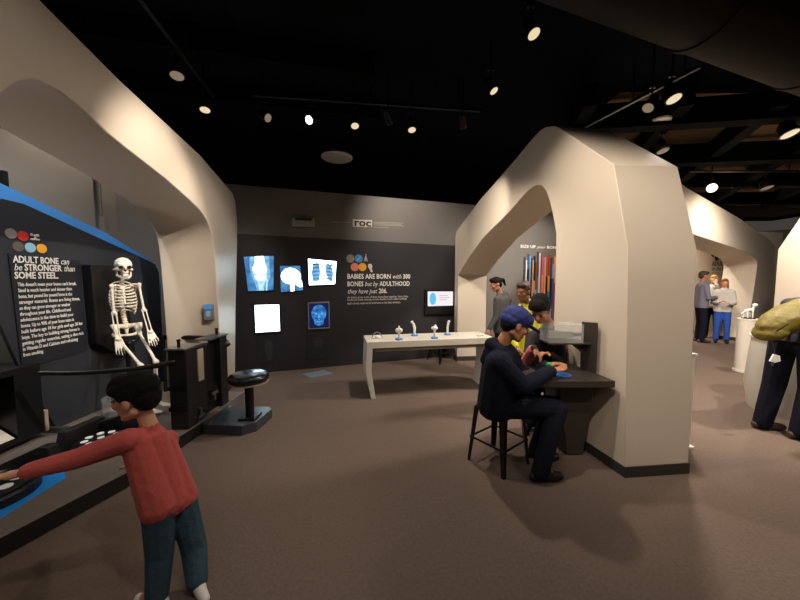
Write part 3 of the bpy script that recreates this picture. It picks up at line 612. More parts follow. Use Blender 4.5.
s1 = station((g1.x, g1.y), 0.25, 'black round dotted hand station on the platform under the boy\'s outstretched hand', [(-0.28, 0), (-0.25, 0.06), (0.06, 0.2), (0.13, 0.2), (0.18, 0.0)], False)
s2 = station((g2.x, g2.y), 0.18, 'black round dotted hand station on the platform behind the boy\'s arm', [(-0.3, 0), (-0.3, 0.10), (-0.05, 0.17), (0.08, 0.24), (0.2, 0.24), (0.24, 0.0)], True)
c = G(97, 430, 0.122)
cy = thing('clear_cylinder', 'small clear cylinder on the dark platform between skeleton and boy', 'container', (c.x - 0.1, c.y + 0.32, 0.12))
obj('wall', lathe([(0.11, 0.0), (0.11, 0.2), (0.104, 0.2), (0.104, 0.01)], cy.location, seg=32), 'acrylic', cy, smooth=40)
obj('base', lathe([(0.13, 0), (0.13, 0.02)], cy.location, seg=32), 'black', cy)

# kiosk box
kk = thing('kiosk', 'black open kiosk box with a white sheet inside, on the platform beside the text panel', 'kiosk', (-3.45, 2.55, 0.12))
x1, x0 = -3.20, -3.58
obj('shell', box(box(box(box(box(bmesh.new(), x0, x1, 2.2, 2.8, 0.74, 0.80), x0, x1, 2.2, 2.8, 0.17, 0.21), x0, x1, 2.60, 2.8, 0.20, 0.75), x0, x1, 2.2, 2.24, 0.20, 0.75), x0, x0 + 0.04, 2.23, 2.61, 0.20, 0.75), 'black', kk, bevel=0.006)
obj('pale_edge', B(x1 - 0.1, x1 + 0.004, 2.802, 2.83, 0.17, 0.36), 'tan', kk)
obj('foot', B(x0 + 0.05, x1 - 0.05, 2.3, 2.7, 0.12, 0.18), 'black2', kk)
solo('paper_sheet', prism([(x1 - 0.02, 2.26, 0.212), (x1 - 0.02, 2.585, 0.212), (x1 - 0.2, 2.585, 0.33), (x1 - 0.22, 2.26, 0.36)], (0.006, 0, 0.004)), 'white', 'crumpled white paper sheet lying inside the black kiosk box', 'paper')
# hand rails
def rail(label, pts, posts, r=0.022):
    c = catmull(pts, 8); t = thing('hand_rail', label, 'railing', V((c[0].x, c[0].y, 0.12)))
    obj('tube', tube(c, r, seg=12), 'black2', t, smooth=60)
    for p in posts: obj('post', tube([(p[0], p[1], 0.12), (p[0], p[1], p[2])], 0.02, seg=12), 'black2', t, smooth=60)
    return t
rail('black curved hand rail running from the kiosk past the boy\'s head to the cabinet', [P(40, 373, 2.6), P(75, 373, 2.66), P(110, 371, 2.74), P(150, 367, 2.84), P(176, 361, 2.95), P(187, 357, 3.08)], [])
RR = rail('black hand rail behind the skeleton\'s hand, curving over the cabinet towards the pillar', [P(160, 337.5, 4.0), P(180, 337.3, 3.98), P(205, 338, 3.9), P(222, 340.5, 3.78), P(228, 344, 3.66), P(218, 346, 3.5)], [(P(163, 337, 4.0).x + 0.03, 3.96, 0.84)], r=0.028)
# pedal cabinet
cb = thing('pedal_cabinet', 'dark upright machine cabinet with grey top plates between skeleton and round stool', 'cabinet', (-2.1, 3.35, 0.12))
obj('pillar', B(-2.16, -1.99, 2.93, 3.06, 0.12, 0.88), 'housing', cb, bevel=0.008)
obj('pillar', B(-2.12, -1.98, 3.48, 3.62, 0.12, 0.9), 'housing', cb, bevel=0.008)
obj('core', B(-2.15, -2.04, 3.06, 3.48, 0.12, 0.84), 'black', cb)
obj('side_plate', B(-2.04, -2.01, 3.05, 3.26, 0.14, 0.86), 'housing', cb)
obj('tan_strip', B(-2.01, -2.0, 3.12, 3.21, 0.52, 0.84), 'tan', cb)
obj('top_plate', B(-2.18, -1.985, 2.91, 3.2, 0.88, 0.895), 'steel', cb); obj('top_plate', B(-2.14, -1.97, 3.28, 3.64, 0.90, 0.915), 'steel', cb)
for x, y, z in ((-2.1, 3.0, 0.895), (-2.06, 3.56, 0.915)): obj('pin', lathe([(0.014, 0), (0.014, 0.06), (0.018, 0.06), (0.018, 0.075)], (x, y, z), seg=12), 'black2', cb)
for z in (0.3, 0.5): obj('hinge', B(-2.165, -1.985, 2.915, 2.93, z, z + 0.035), 'black2', cb)
for y in (3.12, 3.36):
    p = obj('pedal', tube([(-2.05, y, 0.25), (-1.99, y, 0.25), (-1.99, y, 0.18 if y < 3.3 else 0.33)], 0.011, seg=8), 'steel', cb)
    obj('tread', B(-2.0, -1.98, y - 0.05, y + 0.05, (0.16 if y < 3.3 else 0.31), (0.19 if y < 3.3 else 0.34)), 'steel', p)
obj('flywheel', lathe([(0.13, 0), (0.13, 0.02), (0.11, 0.025)], (-2.04, 3.36, 0.32), (1, 0, 0), 28), 'black2', cb)

# stool on its own chamfered foot plate
st = thing('pedal_stool', 'round black padded stool on a bluish chamfered plinth in front of the pillar', 'stool', (-1.565, 3.25, 0))
obj('plinth', prism([(-1.955, 3.08, 0), (-1.56, 3.05, 0), (-1.45, 3.14, 0), (-1.42, 3.46, 0), (-1.48, 3.53, 0), (-1.955, 3.55, 0)], (0, 0, 0.1)), mat('plinth_grey', (58, 62, 68), 0.36, var=0.1), st, bevel=0.006)
obj('edge_strip', prism([(-1.955, 3.08, 0.1), (-1.9, 3.075, 0.1), (-1.9, 3.545, 0.1), (-1.955, 3.55, 0.1)], (0, 0, 0.006)), 'steel', st)
obj('foot_plate', B(-1.65, -1.48, 3.16, 3.34, 0.1, 0.12), 'black2', st, bevel=0.004)
obj('post', tube([(-1.565, 3.25, 0.1), (-1.565, 3.25, 0.48)], 0.042, seg=20), 'black', st, smooth=60)
obj('seat_pan', lathe([(0.14, 0.455), (0.195, 0.475), (0.195, 0.487), (0.1, 0.487)], (-1.565, 3.25, 0), seg=40), 'tan', st, smooth=40)
obj('seat', lathe([(0.17, 0.485), (0.192, 0.495), (0.198, 0.525), (0.186, 0.556), (0.15, 0.57), (0.0, 0.573)], (-1.565, 3.25, 0), seg=48), 'vinyl', st, smooth=60)

# pillar plaque and socket
inner = lambda px, py: plane_hit(px, py, LQ(-0.58, 0), LU)
t, z = inner(210.5, 312)
q = lambda t, z, o=0.0: LQ(-0.58, 0) + LU * t - LV * o + V((0, 0, z))
t_ = t
pq = thing('wall_plaque', 'small blue plaque with a picture on the cream pillar above the back rail', 'plaque', q(t_, z))
obj('plate', prism([q(t_ - 0.055, z - 0.09), q(t_ + 0.045, z - 0.09), q(t_ + 0.045, z + 0.1), q(t_ - 0.055, z + 0.1)], -LV * 0.06), mat('plaque_grey', (118, 120, 128), 0.4), pq)
obj('picture', prism([q(t_ - 0.055, z + 0.04, 0.061), q(t_ + 0.045, z + 0.04, 0.061), q(t_ + 0.045, z + 0.1, 0.061), q(t_ - 0.055, z + 0.1, 0.061)], -LV * 0.003), 'blue', pq)
obj('figure_icon', prism([q(t_ - 0.03, z - 0.05, 0.061), q(t_ + 0.02, z - 0.05, 0.061), q(t_ + 0.02, z + 0.02, 0.061), q(t_ - 0.03, z + 0.02, 0.061)], -LV * 0.003), 'c_sky', pq)
ts, zs = plane_hit(224, 343, LQ(0, 0), LV)
p0 = LQ(ts, zs) + LU * 0.005
solo('wall_socket', prism([p0 - LV * 0.035 + V((0, 0, -0.05)), p0 + LV * 0.035 + V((0, 0, -0.05)), p0 + LV * 0.035 + V((0, 0, 0.05)), p0 - LV * 0.035 + V((0, 0, 0.05))], LU * 0.015), 'black', 'small black socket plate low on the cream pillar by the stool', 'socket')
# exit sign and conduit
ex = thing('exit_sign', 'green lit exit sign above the graphic panel', 'sign', P(2, 178, 3.0))
e0 = P(2, 178, 3.0)
obj('case', B(e0.x - 0.32, e0.x + 0.012, e0.y, e0.y + 0.04, e0.z - 0.07, e0.z + 0.07), 'black', ex)
lettering('lettering', [(0, [('EXIT', 0.13, 0.03, 0)])], V((e0.x - 0.305, e0.y - 0.002, e0.z - 0.05)), (1, 0, 0), 'exit', ex)
obj('stem', tube([(e0.x - 0.13, e0.y + 0.02, e0.z + 0.08), (e0.x - 0.13, e0.y + 0.02, 4.0)], 0.012, seg=8), 'black', ex)
c1 = P(101, 216, 4.2); 
solo('conduit', tube([(c1.x, 4.2, c1.z), (c1.x, 4.2, 4.0)], 0.02, seg=10), mat('conduit_grey', (96, 92, 88), 0.5), 'thin grey conduit hanging from the ceiling above the blue border', 'pipe', smooth=60)

# ================================================================== SKELETON
sk = thing('skeleton', 'ivory adult skeleton model seated against the black board, legs over the rail', 'skeleton', P(126, 330, 3.6))
Y0 = 3.40
def bone(name, prims, vox=0.007, sm=2, parent=None): return obj(name, fuse(prims, vox, sm), 'bone', parent or sk, smooth=180)
hc = P(123.5, 267, Y0 - 0.02); hf = V((0.76, -0.64, -0.08)).normalized(); HR = frame(hf)
hq = lambda x, y, z: hc + HR @ (V((x, y, z)) * 1.08)
skull = bone('skull', [ell(hq(-0.015, 0, 0.022), (0.098, 0.077, 0.078), HR), ell(hq(0.05, 0, 0.02), (0.04, 0.062, 0.05), HR), cap_(hq(0.055, 0.05, -0.02), 0.016, hq(-0.03, 0.068, -0.03), 0.01), cap_(hq(0.055, -0.05, -0.02), 0.016, hq(-0.03, -0.068, -0.03), 0.01),
                       ell(hq(0.06, 0, -0.045), (0.032, 0.034, 0.026), HR), cap_(hq(0.078, 0, 0.01), 0.01, hq(0.09, 0, -0.015), 0.007), cap_(hq(0.066, 0.045, 0.034), 0.009, hq(0.066, -0.045, 0.034), 0.009)], 0.006)
for sd in (1, -1): obj('eye_socket', fuse([ell(hq(0.08, 0.031 * sd, 0.002), (0.018, 0.021, 0.018), HR)], 0.005, 1), 'dark', skull, smooth=180)
obj('nose_hole', fuse([ell(hq(0.088, 0, -0.028), (0.01, 0.011, 0.014), HR)], 0.004, 1), 'dark', skull, smooth=180)
bone('jaw', [cap_(hq(-0.005, 0.052, -0.04), 0.011, hq(0.0, 0.05, -0.085), 0.012), cap_(hq(-0.005, -0.052, -0.04), 0.011, hq(0.0, -0.05, -0.085), 0.012), cap_(hq(0.0, 0.05, -0.085), 0.013, hq(0.07, 0.018, -0.1), 0.015), cap_(hq(0.0, -0.05, -0.085), 0.013, hq(0.07, -0.018, -0.1), 0.015), cap_(hq(0.07, 0.018, -0.1), 0.016, hq(0.07, -0.018, -0.1), 0.016), cap_(hq(0.078, 0.018, -0.082), 0.008, hq(0.078, -0.018, -0.082), 0.008)], 0.006)
obj('teeth', B(-0.006, 0.006, -0.02, 0.02, -0.012, 0.012, Matrix.Translation(hq(0.09, 0, -0.072)) @ HR.to_4x4()), 'white_ink', skull)
sp = catmull([hq(-0.02, 0, -0.05), P(121.5, 284, Y0 + 0.03), P(121, 297, Y0 + 0.08), P(123, 312, Y0 + 0.06), P(126, 327, Y0 + 0.04)], 6)
bm = bmesh.new()
for i, p in enumerate(sp): bmesh.ops.create_icosphere(bm, subdivisions=2, radius=0.021 + 0.006 * i / len(sp), matrix=Matrix.Translation(p) @ Matrix.Diagonal((1, 1, 0.72, 1)))
tube(sp, 0.014, bm, 8)
obj('spine', bm, 'bone', sk, smooth=60)
# rib cage: hoops from spine to breastbone
tf = V((0.72, -0.68, 0)).normalized(); tl_ = V((-tf.y, tf.x, 0))    # forward, its left
top_c = P(121.5, 285, Y0 + 0.05); bot_c = P(124.5, 315, Y0 + 0.05)
stn = [top_c + tf * 0.1 + V((0, 0, -0.02)), top_c.lerp(bot_c, 0.6) + tf * 0.14]
bone('breastbone', [cap_(stn[0], 0.02, stn[0].lerp(stn[1], 0.3), 0.014), cap_(stn[0].lerp(stn[1], 0.3), 0.014, stn[1], 0.012)])
for k in range(10):
    f = k / 9; c = top_c.lerp(bot_c, f * 0.95)
    rw = 0.06 + 0.052 * math.sin(PI * min(1, 0.12 + f * 0.75)); rd = 0.065 + 0.05 * math.sin(PI * min(1, 0.15 + f * 0.7))
    for sd in (1, -1):
        end = 0.97 if k < 7 else 0.78 - 0.12 * (k - 7)
        pts = []
        for i in range(13):
            a = PI * (i / 12) * end
            pts.append(c + tf * (-math.cos(a) * rd + 0.035) + tl_ * sd * math.sin(a) * rw + V((0, 0, 0.035 * math.cos(a) - (0.0 if a < 2 else -0.012 * (a - 2) * (k / 4)))))
        obj('rib', tube(pts, 0.0078, seg=8), 'bone', sk, smooth=60)
shR, shL = P(111.5, 286, Y0 - 0.12), P(139, 284.5, Y0 + 0.06)
for s_, nm in ((shR, 1), (shL, -1)):
    bone('collar_bone', [cap_(stn[0], 0.011, s_.lerp(stn[0], 0.4) + V((0, 0, 0.015)), 0.009), cap_(s_.lerp(stn[0], 0.4) + V((0, 0, 0.015)), 0.009, s_, 0.012)])
    bs = s_.lerp(top_c, 0.4) - tf * 0.07 + V((0, 0, -0.06))
    bone('shoulder_blade', [cap_(s_, 0.018, bs + V((0, 0, 0.04)), 0.014), cap_(bs + V((0, 0, 0.05)), 0.015, bs + V((0, 0, -0.06)), 0.01), cap_(s_, 0.012, bs + V((0, 0, -0.05)), 0.009)])
def longbone(name, a, b, r, k=1.8): return bone(name, [cap_(a, r * k, a.lerp(b, 0.1), r), cap_(a.lerp(b, 0.1), r, a.lerp(b, 0.9), r), cap_(a.lerp(b, 0.9), r, b, r * k)])
def skel_arm(sh, el, wr, tip, side):
    longbone('upper_arm_bone', sh, el, 0.0125)
    o = tl_ * 0.016 * side
    longbone('forearm_bone', el + o, wr + o, 0.0082, 1.5); longbone('forearm_bone', el - o, wr - o, 0.0075, 1.6)
    d = (tip - wr); L = d.length; d = d.normalized(); c = d.cross(tf).normalized(); pr = [ell(wr + d * 0.012, (0.03, 0.03, 0.018))]
    for k in range(5):
        o = (k - 2) * 0.013
        b0 = wr + d * 0.02 + c * o; b1 = wr + d * L * 0.45 + c * o * 1.35 + tf * 0.01; b2 = wr + d * L * (0.72 if k not in (0,) else 0.6) + c * o * 1.6 + tf * 0.02; b3 = wr + d * L * (1.0 - 0.06 * abs(k - 2) if k else 0.72) + c * o * 1.6 + tf * 0.015
        pr += [cap_(b0, 0.006, b1, 0.0068), cap_(b1, 0.006, b2, 0.006), cap_(b2, 0.0056, b3, 0.0048)]
    bone('hand', pr, 0.005, 1)
skel_arm(shR, P(114, 313, Y0 - 0.12), P(118, 338, Y0 - 0.15), P(122.5, 355, Y0 - 0.16), 1)
skel_arm(shL, P(144, 310, Y0 + 0.06), P(150, 331, Y0 + 0.0), P(155, 346, Y0 - 0.04), -1)
pc = P(127, 330, Y0 + 0.02)
bone('pelvis', [cap_(pc + tl_ * 0.03 - tf * 0.03 + V((0, 0, 0.04)), 0.025, pc + tl_ * 0.12 + V((0, 0, 0.06)), 0.016), cap_(pc - tl_ * 0.03 - tf * 0.03 + V((0, 0, 0.04)), 0.025, pc - tl_ * 0.12 + V((0, 0, 0.06)), 0.016),
                cap_(pc + tl_ * 0.12 + V((0, 0, 0.06)), 0.014, pc + tl_ * 0.11 + tf * 0.06 + V((0, 0, 0.03)), 0.014), cap_(pc - tl_ * 0.12 + V((0, 0, 0.06)), 0.014, pc - tl_ * 0.11 + tf * 0.06 + V((0, 0, 0.03)), 0.014),
                cap_(pc + tl_ * 0.11 + tf * 0.06 + V((0, 0, 0.03)), 0.014, pc + tl_ * 0.085 + V((0, 0, -0.05)), 0.022), cap_(pc - tl_ * 0.11 + tf * 0.06 + V((0, 0, 0.03)), 0.014, pc - tl_ * 0.085 + V((0, 0, -0.05)), 0.022),
                cap_(pc + tl_ * 0.085 + V((0, 0, -0.05)), 0.016, pc + tf * 0.06 + V((0, 0, -0.05)), 0.014), cap_(pc - tl_ * 0.085 + V((0, 0, -0.05)), 0.016, pc + tf * 0.06 + V((0, 0, -0.05)), 0.014), cap_(pc - tf * 0.05 + V((0, 0, 0.05)), 0.03, pc - tf * 0.03 + V((0, 0, -0.04)), 0.014),
                ell(pc + tl_ * 0.09 + V((0, 0, 0.02)), (0.03, 0.03, 0.05)), ell(pc - tl_ * 0.09 + V((0, 0, 0.02)), (0.03, 0.03, 0.05))])
for hip, kn, an, to in ((pc - tl_ * 0.1 + V((0, 0, -0.04)), P(141, 366, 3.12), P(150, 408, 3.08), P(160, 413, 2.98)), (pc + tl_ * 0.1 + V((0, 0, -0.04)), P(156, 362, 3.28), P(158, 401, 3.32), P(169, 406, 3.2))):
    longbone('thigh_bone', hip, kn, 0.0155, 1.9)
    sd = (kn - hip).cross(V((0, 0, 1))).normalized() * 0.02
    longbone('shin_bone', kn + V((0, 0, -0.03)), an, 0.013, 1.6); longbone('calf_bone', kn + sd + V((0, 0, -0.05)), an + sd, 0.0065, 1.5)
    d = (to - an); bone('foot', [cap_(an, 0.024, an - d * 0.3 + V((0, 0, -0.04)), 0.02)] + [cap_(an + V((0, 0, -0.01)), 0.014, to + (d.cross(V((0, 0, 1))).normalized() * (k - 2) * 0.016) - d * 0.06 * abs(k - 1), 0.008) for k in range(5)], 0.006, 1)
# board and seat behind it
sb = thing('skeleton_support', 'black upright seat board fixed to the panel behind the skeleton', 'seat', (PX + 0.1, 3.5, 0.9))
f0 = [N(81, 264.5, 0.1), N(114, 266, 0.1), N(128, 352, 0.1), N(107, 353.5, 0.1), N(88, 344, 0.1)]
obj('backrest', prism(f0, (-0.098, 0, 0)), 'black', sb, bevel=0.012)
obj('saddle', fuse([ell(pc + V((-0.03, 0.03, -0.115)), (0.14, 0.12, 0.03)), cap_(pc + V((-0.03, 0.03, -0.125)), 0.035, pc + tf * 0.14 + V((0, 0, -0.125)), 0.02)], 0.008, 3), 'vinyl', sb, smooth=180)
obj('saddle_post', tube([pc + V((-0.03, 0.03, -0.12)), V((pc.x - 0.03, pc.y + 0.03, 0.125))], 0.022, seg=12), 'black2', sb, smooth=60)

# ================================================================== BENCH WITH BONE MODELS
by = math.radians(11); bu = V((math.cos(by), math.sin(by), 0)); bv_ = V((-math.sin(by), math.cos(by), 0))
b0 = V((-0.40, 4.0, 0)); bq = lambda s, t, z: b0 + bu * s + bv_ * t + V((0, 0, z))
bn = thing('display_bench', 'long white display bench with bent end legs standing before the dark wall', 'table', b0, by)
Lb, Db = 1.72, 0.5
obj('top', prism([bq(-0.02, 0, 0.655), bq(Lb, 0, 0.655), bq(Lb, 0, 0.74), bq(-0.02, 0, 0.74)], bv_ * Db), 'white', bn, bevel=0.004)
obj('apron', prism([bq(0.1, 0.06, 0.60), bq(Lb - 0.1, 0.06, 0.60), bq(Lb - 0.1, 0.06, 0.656), bq(0.1, 0.06, 0.656)], bv_ * 0.03), mat('apron_grey', (150, 140, 126), 0.5), bn)
for s0, sg in ((0, 1), (Lb, -1)):
    pr = [(-0.02, 0.66), (-0.035, 0.35), (0.03, 0.0), (0.09, 0.0), (0.035, 0.35), (0.055, 0.66)]
    obj('leg', prism([bq(s0 + sg * a, 0.0, z) for a, z in pr], bv_ * Db), 'white', bn, bevel=0.004)
obj('leg_base', prism([bq(0.02, 0.02, 0.0), bq(0.05, 0.02, 0.0), bq(0.05, 0.02, 0.06), bq(0.02, 0.02, 0.06)], bv_ * (Db - 0.04)), 'base', bn)
def model(px, py, label, prims, r=0.05):
    g = G(px, py, 0.74)
    t = thing('bone_model', label, 'bone model', g, 0, 'bone models on the white bench')
    obj('stand', lathe([(r, 0), (r, 0.014), (r * 0.8, 0.02)], g, seg=24), 'model_blue', t, smooth=30)
    obj('bone', fuse([(('c', g + V(p[1]), p[2], g + V(p[3]), p[4]) if p[0] == 'c' else ('e', g + V(p[1]), V(p[2]), Matrix.Identity(3))) for p in prims], 0.005, 1), 'model_white', t, smooth=180)
cz = lambda a, r0, b, r1: ('c', a, r0, b, r1)
model(399, 339.8, 'white joint bone model with a double knob on a blue stand, front of the bench', [cz((0, 0, 0.01), 0.012, (0, 0, 0.09), 0.014), ('e', (-0.02, 0, 0.125), (0.03, 0.025, 0.032)), ('e', (0.02, 0, 0.125), (0.03, 0.025, 0.032)), cz((0, 0, 0.14), 0.018, (0, 0, 0.175), 0.012)])
model(414.5, 335.8, 'tall bent white bone model on a blue stand behind the double knobbed one', [cz((0, 0, 0.01), 0.018, (0, 0, 0.11), 0.018), cz((0, 0, 0.11), 0.022, (-0.012, 0, 0.16), 0.02), cz((-0.012, 0, 0.16), 0.016, (-0.035, 0, 0.2), 0.013), cz((-0.035, 0, 0.2), 0.016, (-0.045, 0, 0.19), 0.013)])
model(434.5, 338.4, 'white mushroom topped bone model on a blue stand near the bench front', [cz((0, 0, 0.01), 0.012, (0, 0, 0.1), 0.015), ('e', (0, 0, 0.14), (0.048, 0.04, 0.028)), cz((0, 0, 0.15), 0.02, (0.012, 0, 0.172), 0.016)])
model(447.5, 334.8, 'slim white hinged bone model on a blue stand, furthest along the bench', [cz((0, 0, 0.01), 0.015, (0, 0, 0.11), 0.016), cz((0, 0, 0.11), 0.016, (0.012, 0, 0.19), 0.018), ('e', (0.018, 0, 0.195), (0.022, 0.02, 0.016))])
g = G(377, 338.6, 0.74)
wa = thing('wire_arch', 'small clear arch over a white base on the near end of the white bench', 'model', g)
obj('arch_hoop', tube([g + bu * (0.068 * math.cos(a)) + V((0, 0, 0.085 * math.sin(a))) for a in [PI * i / 14 for i in range(15)]], 0.007, seg=8), 'steel', wa, smooth=60)
obj('base', fuse([cap_(g - bu * 0.06 + V((0, 0, 0.012)), 0.012, g + bu * 0.06 + V((0, 0, 0.012)), 0.012), ell(g + V((0, 0, 0.025)), (0.03, 0.025, 0.025))], 0.005, 1), 'model_white', wa, smooth=180)
g = G(480.5, 336.5, 0.74)
solo('bone_piece', fuse([cap_(g + V((-0.03, 0, 0.014)), 0.014, g + V((0.03, 0.01, 0.014)), 0.01), ell(g + V((-0.035, 0, 0.016)), (0.016, 0.02, 0.016)), ell(g + V((0.035, 0.01, 0.014)), (0.014, 0.018, 0.014))], 0.004, 1), 'bone', 'loose ivory bone piece lying flat on the bench beside the seated man', 'bone model', smooth=180)
# small dark stool beyond the bench
def metal_stool(label, c, yaw, h, w=0.155, foot=0.2):
    t = thing('metal_stool', label, 'stool', (c[0], c[1], 0), yaw)
    obj('seat', prism([(x * w, y * w, h - 0.025) for x, y in xy(chaikin([V((-1, 0)), V((-1, -1)), V((1, -1)), V((1, 1)), V((-1, 1)), V((-1, 0))], 2))], (0, 0, 0.025)), 'black2', t, local=True, bevel=0.008)
    for sx in (1, -1):
        for sy in (1, -1):
            a, b = V((sx * w * 0.9, sy * w * 0.9, h - 0.02)), V((sx * foot, sy * foot, 0.0)); u = V((sx, -sy, 0)).normalized()
            bm = bmesh.new(); ra = []
            for p, k in ((a, 0.05), (b, 0.028)): ra.append([bm.verts.new(p + V((sx, 0, 0)) * 0 + V((-sx * k, 0, 0))), bm.verts.new(p), bm.verts.new(p + V((0, -sy * k, 0))), bm.verts.new(p + V((-sx * k * 0.5, -sy * k * 0.5, 0)))])
            for i in range(4): bm.faces.new((ra[0][i], ra[0][(i + 1) % 4], ra[1][(i + 1) % 4], ra[1][i]))
            bm.faces.new(ra[0]); bm.faces.new(ra[1][::-1]); bmesh.ops.recalc_face_normals(bm, faces=bm.faces[:])
            l = obj('leg', bm, 'black2', t, local=True)
    z = h * 0.42; k = w * 0.9 + (foot - w * 0.9) * (1 - z / h)
    for s in (1, -1):
        obj('stretcher', tube([(-k, s * k, z), (k, s * k, z)], 0.009, seg=8), 'black2', t, local=True)
        obj('stretcher', tube([(s * k, -k, z), (s * k, k, z)], 0.009, seg=8), 'black2', t, local=True)
    return t
g = G(443, 362.5)
metal_stool('low black stool seen by its legs beneath the white bench', (g.x, g.y + 0.12), 0.5, 0.46)
metal_stool('black metal stool under the seated man in the blue cap', (0.83, 2.61), math.radians(38), 0.5, 0.16, 0.18)
g = G(316.5, 374)  # thin pale grey four-sided patch on the carpet
solo('floor_patch', prism([V((p.x, p.y, 0.0)) for p in (G(301, 374.5), G(323.5, 370.3), G(333.5, 373.6), G(311, 378.3))], (0, 0, 0.008)), 'pale_patch', 'thin pale grey flat patch on the carpet below the face x-ray', 'mat')

# ================================================================== DESK
dq = RQ
dk = thing('desk', 'black wall mounted desk on a tapered pedestal in front of the seated man', 'desk', (1.4, 2.7, 0))
obj('top', prism([(1.0, 2.46, 0.69), (1.69, 2.46, 0.69), (1.635, 2.93, 0.69), (1.0, 2.93, 0.69)], (0, 0, 0.055)), 'desk', dk, bevel=0.005)
obj('pedestal', prism([(1.34, 2.66, 0.69), (1.66, 2.66, 0.69), (1.60, 2.70, 0.01), (1.46, 2.70, 0.01)], (-0.04, 0.2, 0)), 'desk', dk, bevel=0.005)
ps = thing('desk_stand', 'black flat upright post with a bracket shelf on the desk', 'stand', (1.64, 2.78, 0.745))
p0 = P(583, 322, 2.78); p1 = P(595, 322, 2.72)
obj('post', prism([(p0.x, 2.80, 0.746), (1.65, 2.66, 0.746), (1.65, 2.66, p1.z), (p0.x, 2.80, p0.z)], (0.02, 0.015, 0)), 'desk', ps, bevel=0.003)
za = P(560, 341.5, 2.78).z
xl, xr = P(546, 341, 2.78).x, p0.x + 0.03
obj('shelf', B(xl, xr, 2.7, 2.92, za - 0.012, za), 'desk', ps)
obj('bracket', prism([(xr - 0.14, 2.77, za - 0.012), (xr, 2.77, za - 0.012), (xr, 2.77, za - 0.12), (xr - 0.03, 2.77, za - 0.1)], (0, 0.02, 0)), 'desk', ps)
ab = thing('acrylic_box', 'clear acrylic box holding a pale strip, resting on the desk stand\'s shelf', 'box', ((xl + xr) / 2, 2.8, za))
xb = P(583, 330, 2.72).x; h = 0.155
for a in ((xl, xb, 2.705, 2.709), (xl, xb, 2.905, 2.909)): obj('side', B(*a, za + 0.001, za + h), 'acrylic', ab)
for a in ((xl, xl + 0.004, 2.709, 2.905), (xb - 0.004, xb, 2.709, 2.905)): obj('side', B(*a, za + 0.001, za + h), 'acrylic', ab)
obj('lid', B(xl - 0.004, xb + 0.004, 2.70, 2.914, za + h, za + h + 0.005), 'acrylic', ab)
obj('pale_strip', B(xl + 0.03, xb - 0.05, 2.78, 2.83, za + 0.03, za + 0.085), 'grey_plastic', ab)
obj('label_strip', B(xb - 0.1, xb - 0.02, 2.7035, 2.7045, za + 0.06, za + 0.09), 'grey_plastic', ab)
g = G(563, 375.5, 0.746)
solo('blue_disc', lathe([(0.06, 0), (0.065, 0.006), (0.06, 0.012)], g, seg=28), 'disc_blue', 'flat blue plastic disc on the desk below the open hand', 'disc', smooth=40)

# ================================================================== RIGHT SIDE FURNITURE
pd = thing('pedestal', 'narrow white pedestal standing close behind the arch\'s near leg', 'pedestal', (2.5, 2.93, 0))
obj('column', B(2.40, 2.645, 2.82, 3.05, 0.02, 0.86), 'white', pd, bevel=0.004)
obj('base_plate', B(2.38, 2.67, 2.80, 3.07, 0.0, 0.022), 'white', pd)
obj('cap_plate', B(2.39, 2.655, 2.81, 3.06, 0.86, 0.875), 'white', pd)
solo('bone_model', fuse([cap_((2.5, 2.9, 0.89), 0.014, (2.62, 2.9, 0.89), 0.014), ell((2.63, 2.9, 0.893), (0.018, 0.024, 0.018))], 0.006, 1), 'model_white', 'white bone model lying on top of the narrow white pedestal', 'bone model', smooth=180)
g = G(756, 374.5)
p2 = thing('pedestal', 'round white pedestal beyond the visitor, topped by a small animal skeleton', 'pedestal', (g.x, g.y + 0.17, 0))
obj('column', lathe([(0.13, 0.03), (0.13, 0.86), (0.137, 0.862), (0.137, 0.885)], p2.location, seg=40), 'white', p2, smooth=30)
obj('base', lathe([(0.15, 0), (0.15, 0.03)], p2.location, seg=40), 'white', p2)
c = V((g.x, g.y + 0.17, 0.885))
an = thing('animal_skeleton', 'small white animal skeleton perched on the round pedestal', 'skeleton model', c)
obj('stand', lathe([(0.08, 0), (0.08, 0.015)], c, seg=20), 'black', an)
obj('bones', fuse([cap_(c + V((-0.06, 0, 0.13)), 0.022, c + V((0.05, 0, 0.15)), 0.026), ell(c + V((0.09, 0, 0.22)), (0.045, 0.03, 0.032)), cap_(c + V((0.05, 0, 0.15)), 0.016, c + V((0.08, 0, 0.21)), 0.014), cap_(c + V((-0.05, 0.02, 0.13)), 0.012, c + V((-0.07, 0.02, 0.015)), 0.01), cap_(c + V((0.04, -0.02, 0.14)), 0.012, c + V((0.04, -0.02, 0.015)), 0.01), cap_(c + V((0.04, 0.02, 0.14)), 0.012, c + V((0.06, 0.03, 0.015)), 0.01), cap_(c + V((-0.05, -0.02, 0.13)), 0.012, c + V((-0.04, -0.02, 0.015)), 0.01), cap_(c + V((-0.06, 0, 0.13)), 0.01, c + V((-0.13, 0, 0.08)), 0.006)], 0.006, 1), 'model_white', an, smooth=180)
obj('dark_crest', prism([c + V((0.06, 0, 0.24)), c + V((0.13, 0, 0.25)), c + V((0.17, 0, 0.3)), c + V((0.1, 0, 0.27))], (0, 0.02, 0)), 'hair_grey', an)
dr = thing('drum_counter', 'round pale drum counter behind the legs of the visitor with the backpack', 'counter', (4.55, 3.62, 0))
obj('drum', lathe([(0.36, 0.0), (0.40, 0.3), (0.38, 0.6), (0.36, 0.84)], dr.location, seg=56), mat('drum_grey', (190, 186, 178), 0.45, var=0.04), dr, smooth=40)
obj('counter_top', lathe([(0.37, 0.84), (0.38, 0.85), (0.38, 0.87), (0.37, 0.88)], dr.location, seg=56), 'white', dr, smooth=30)
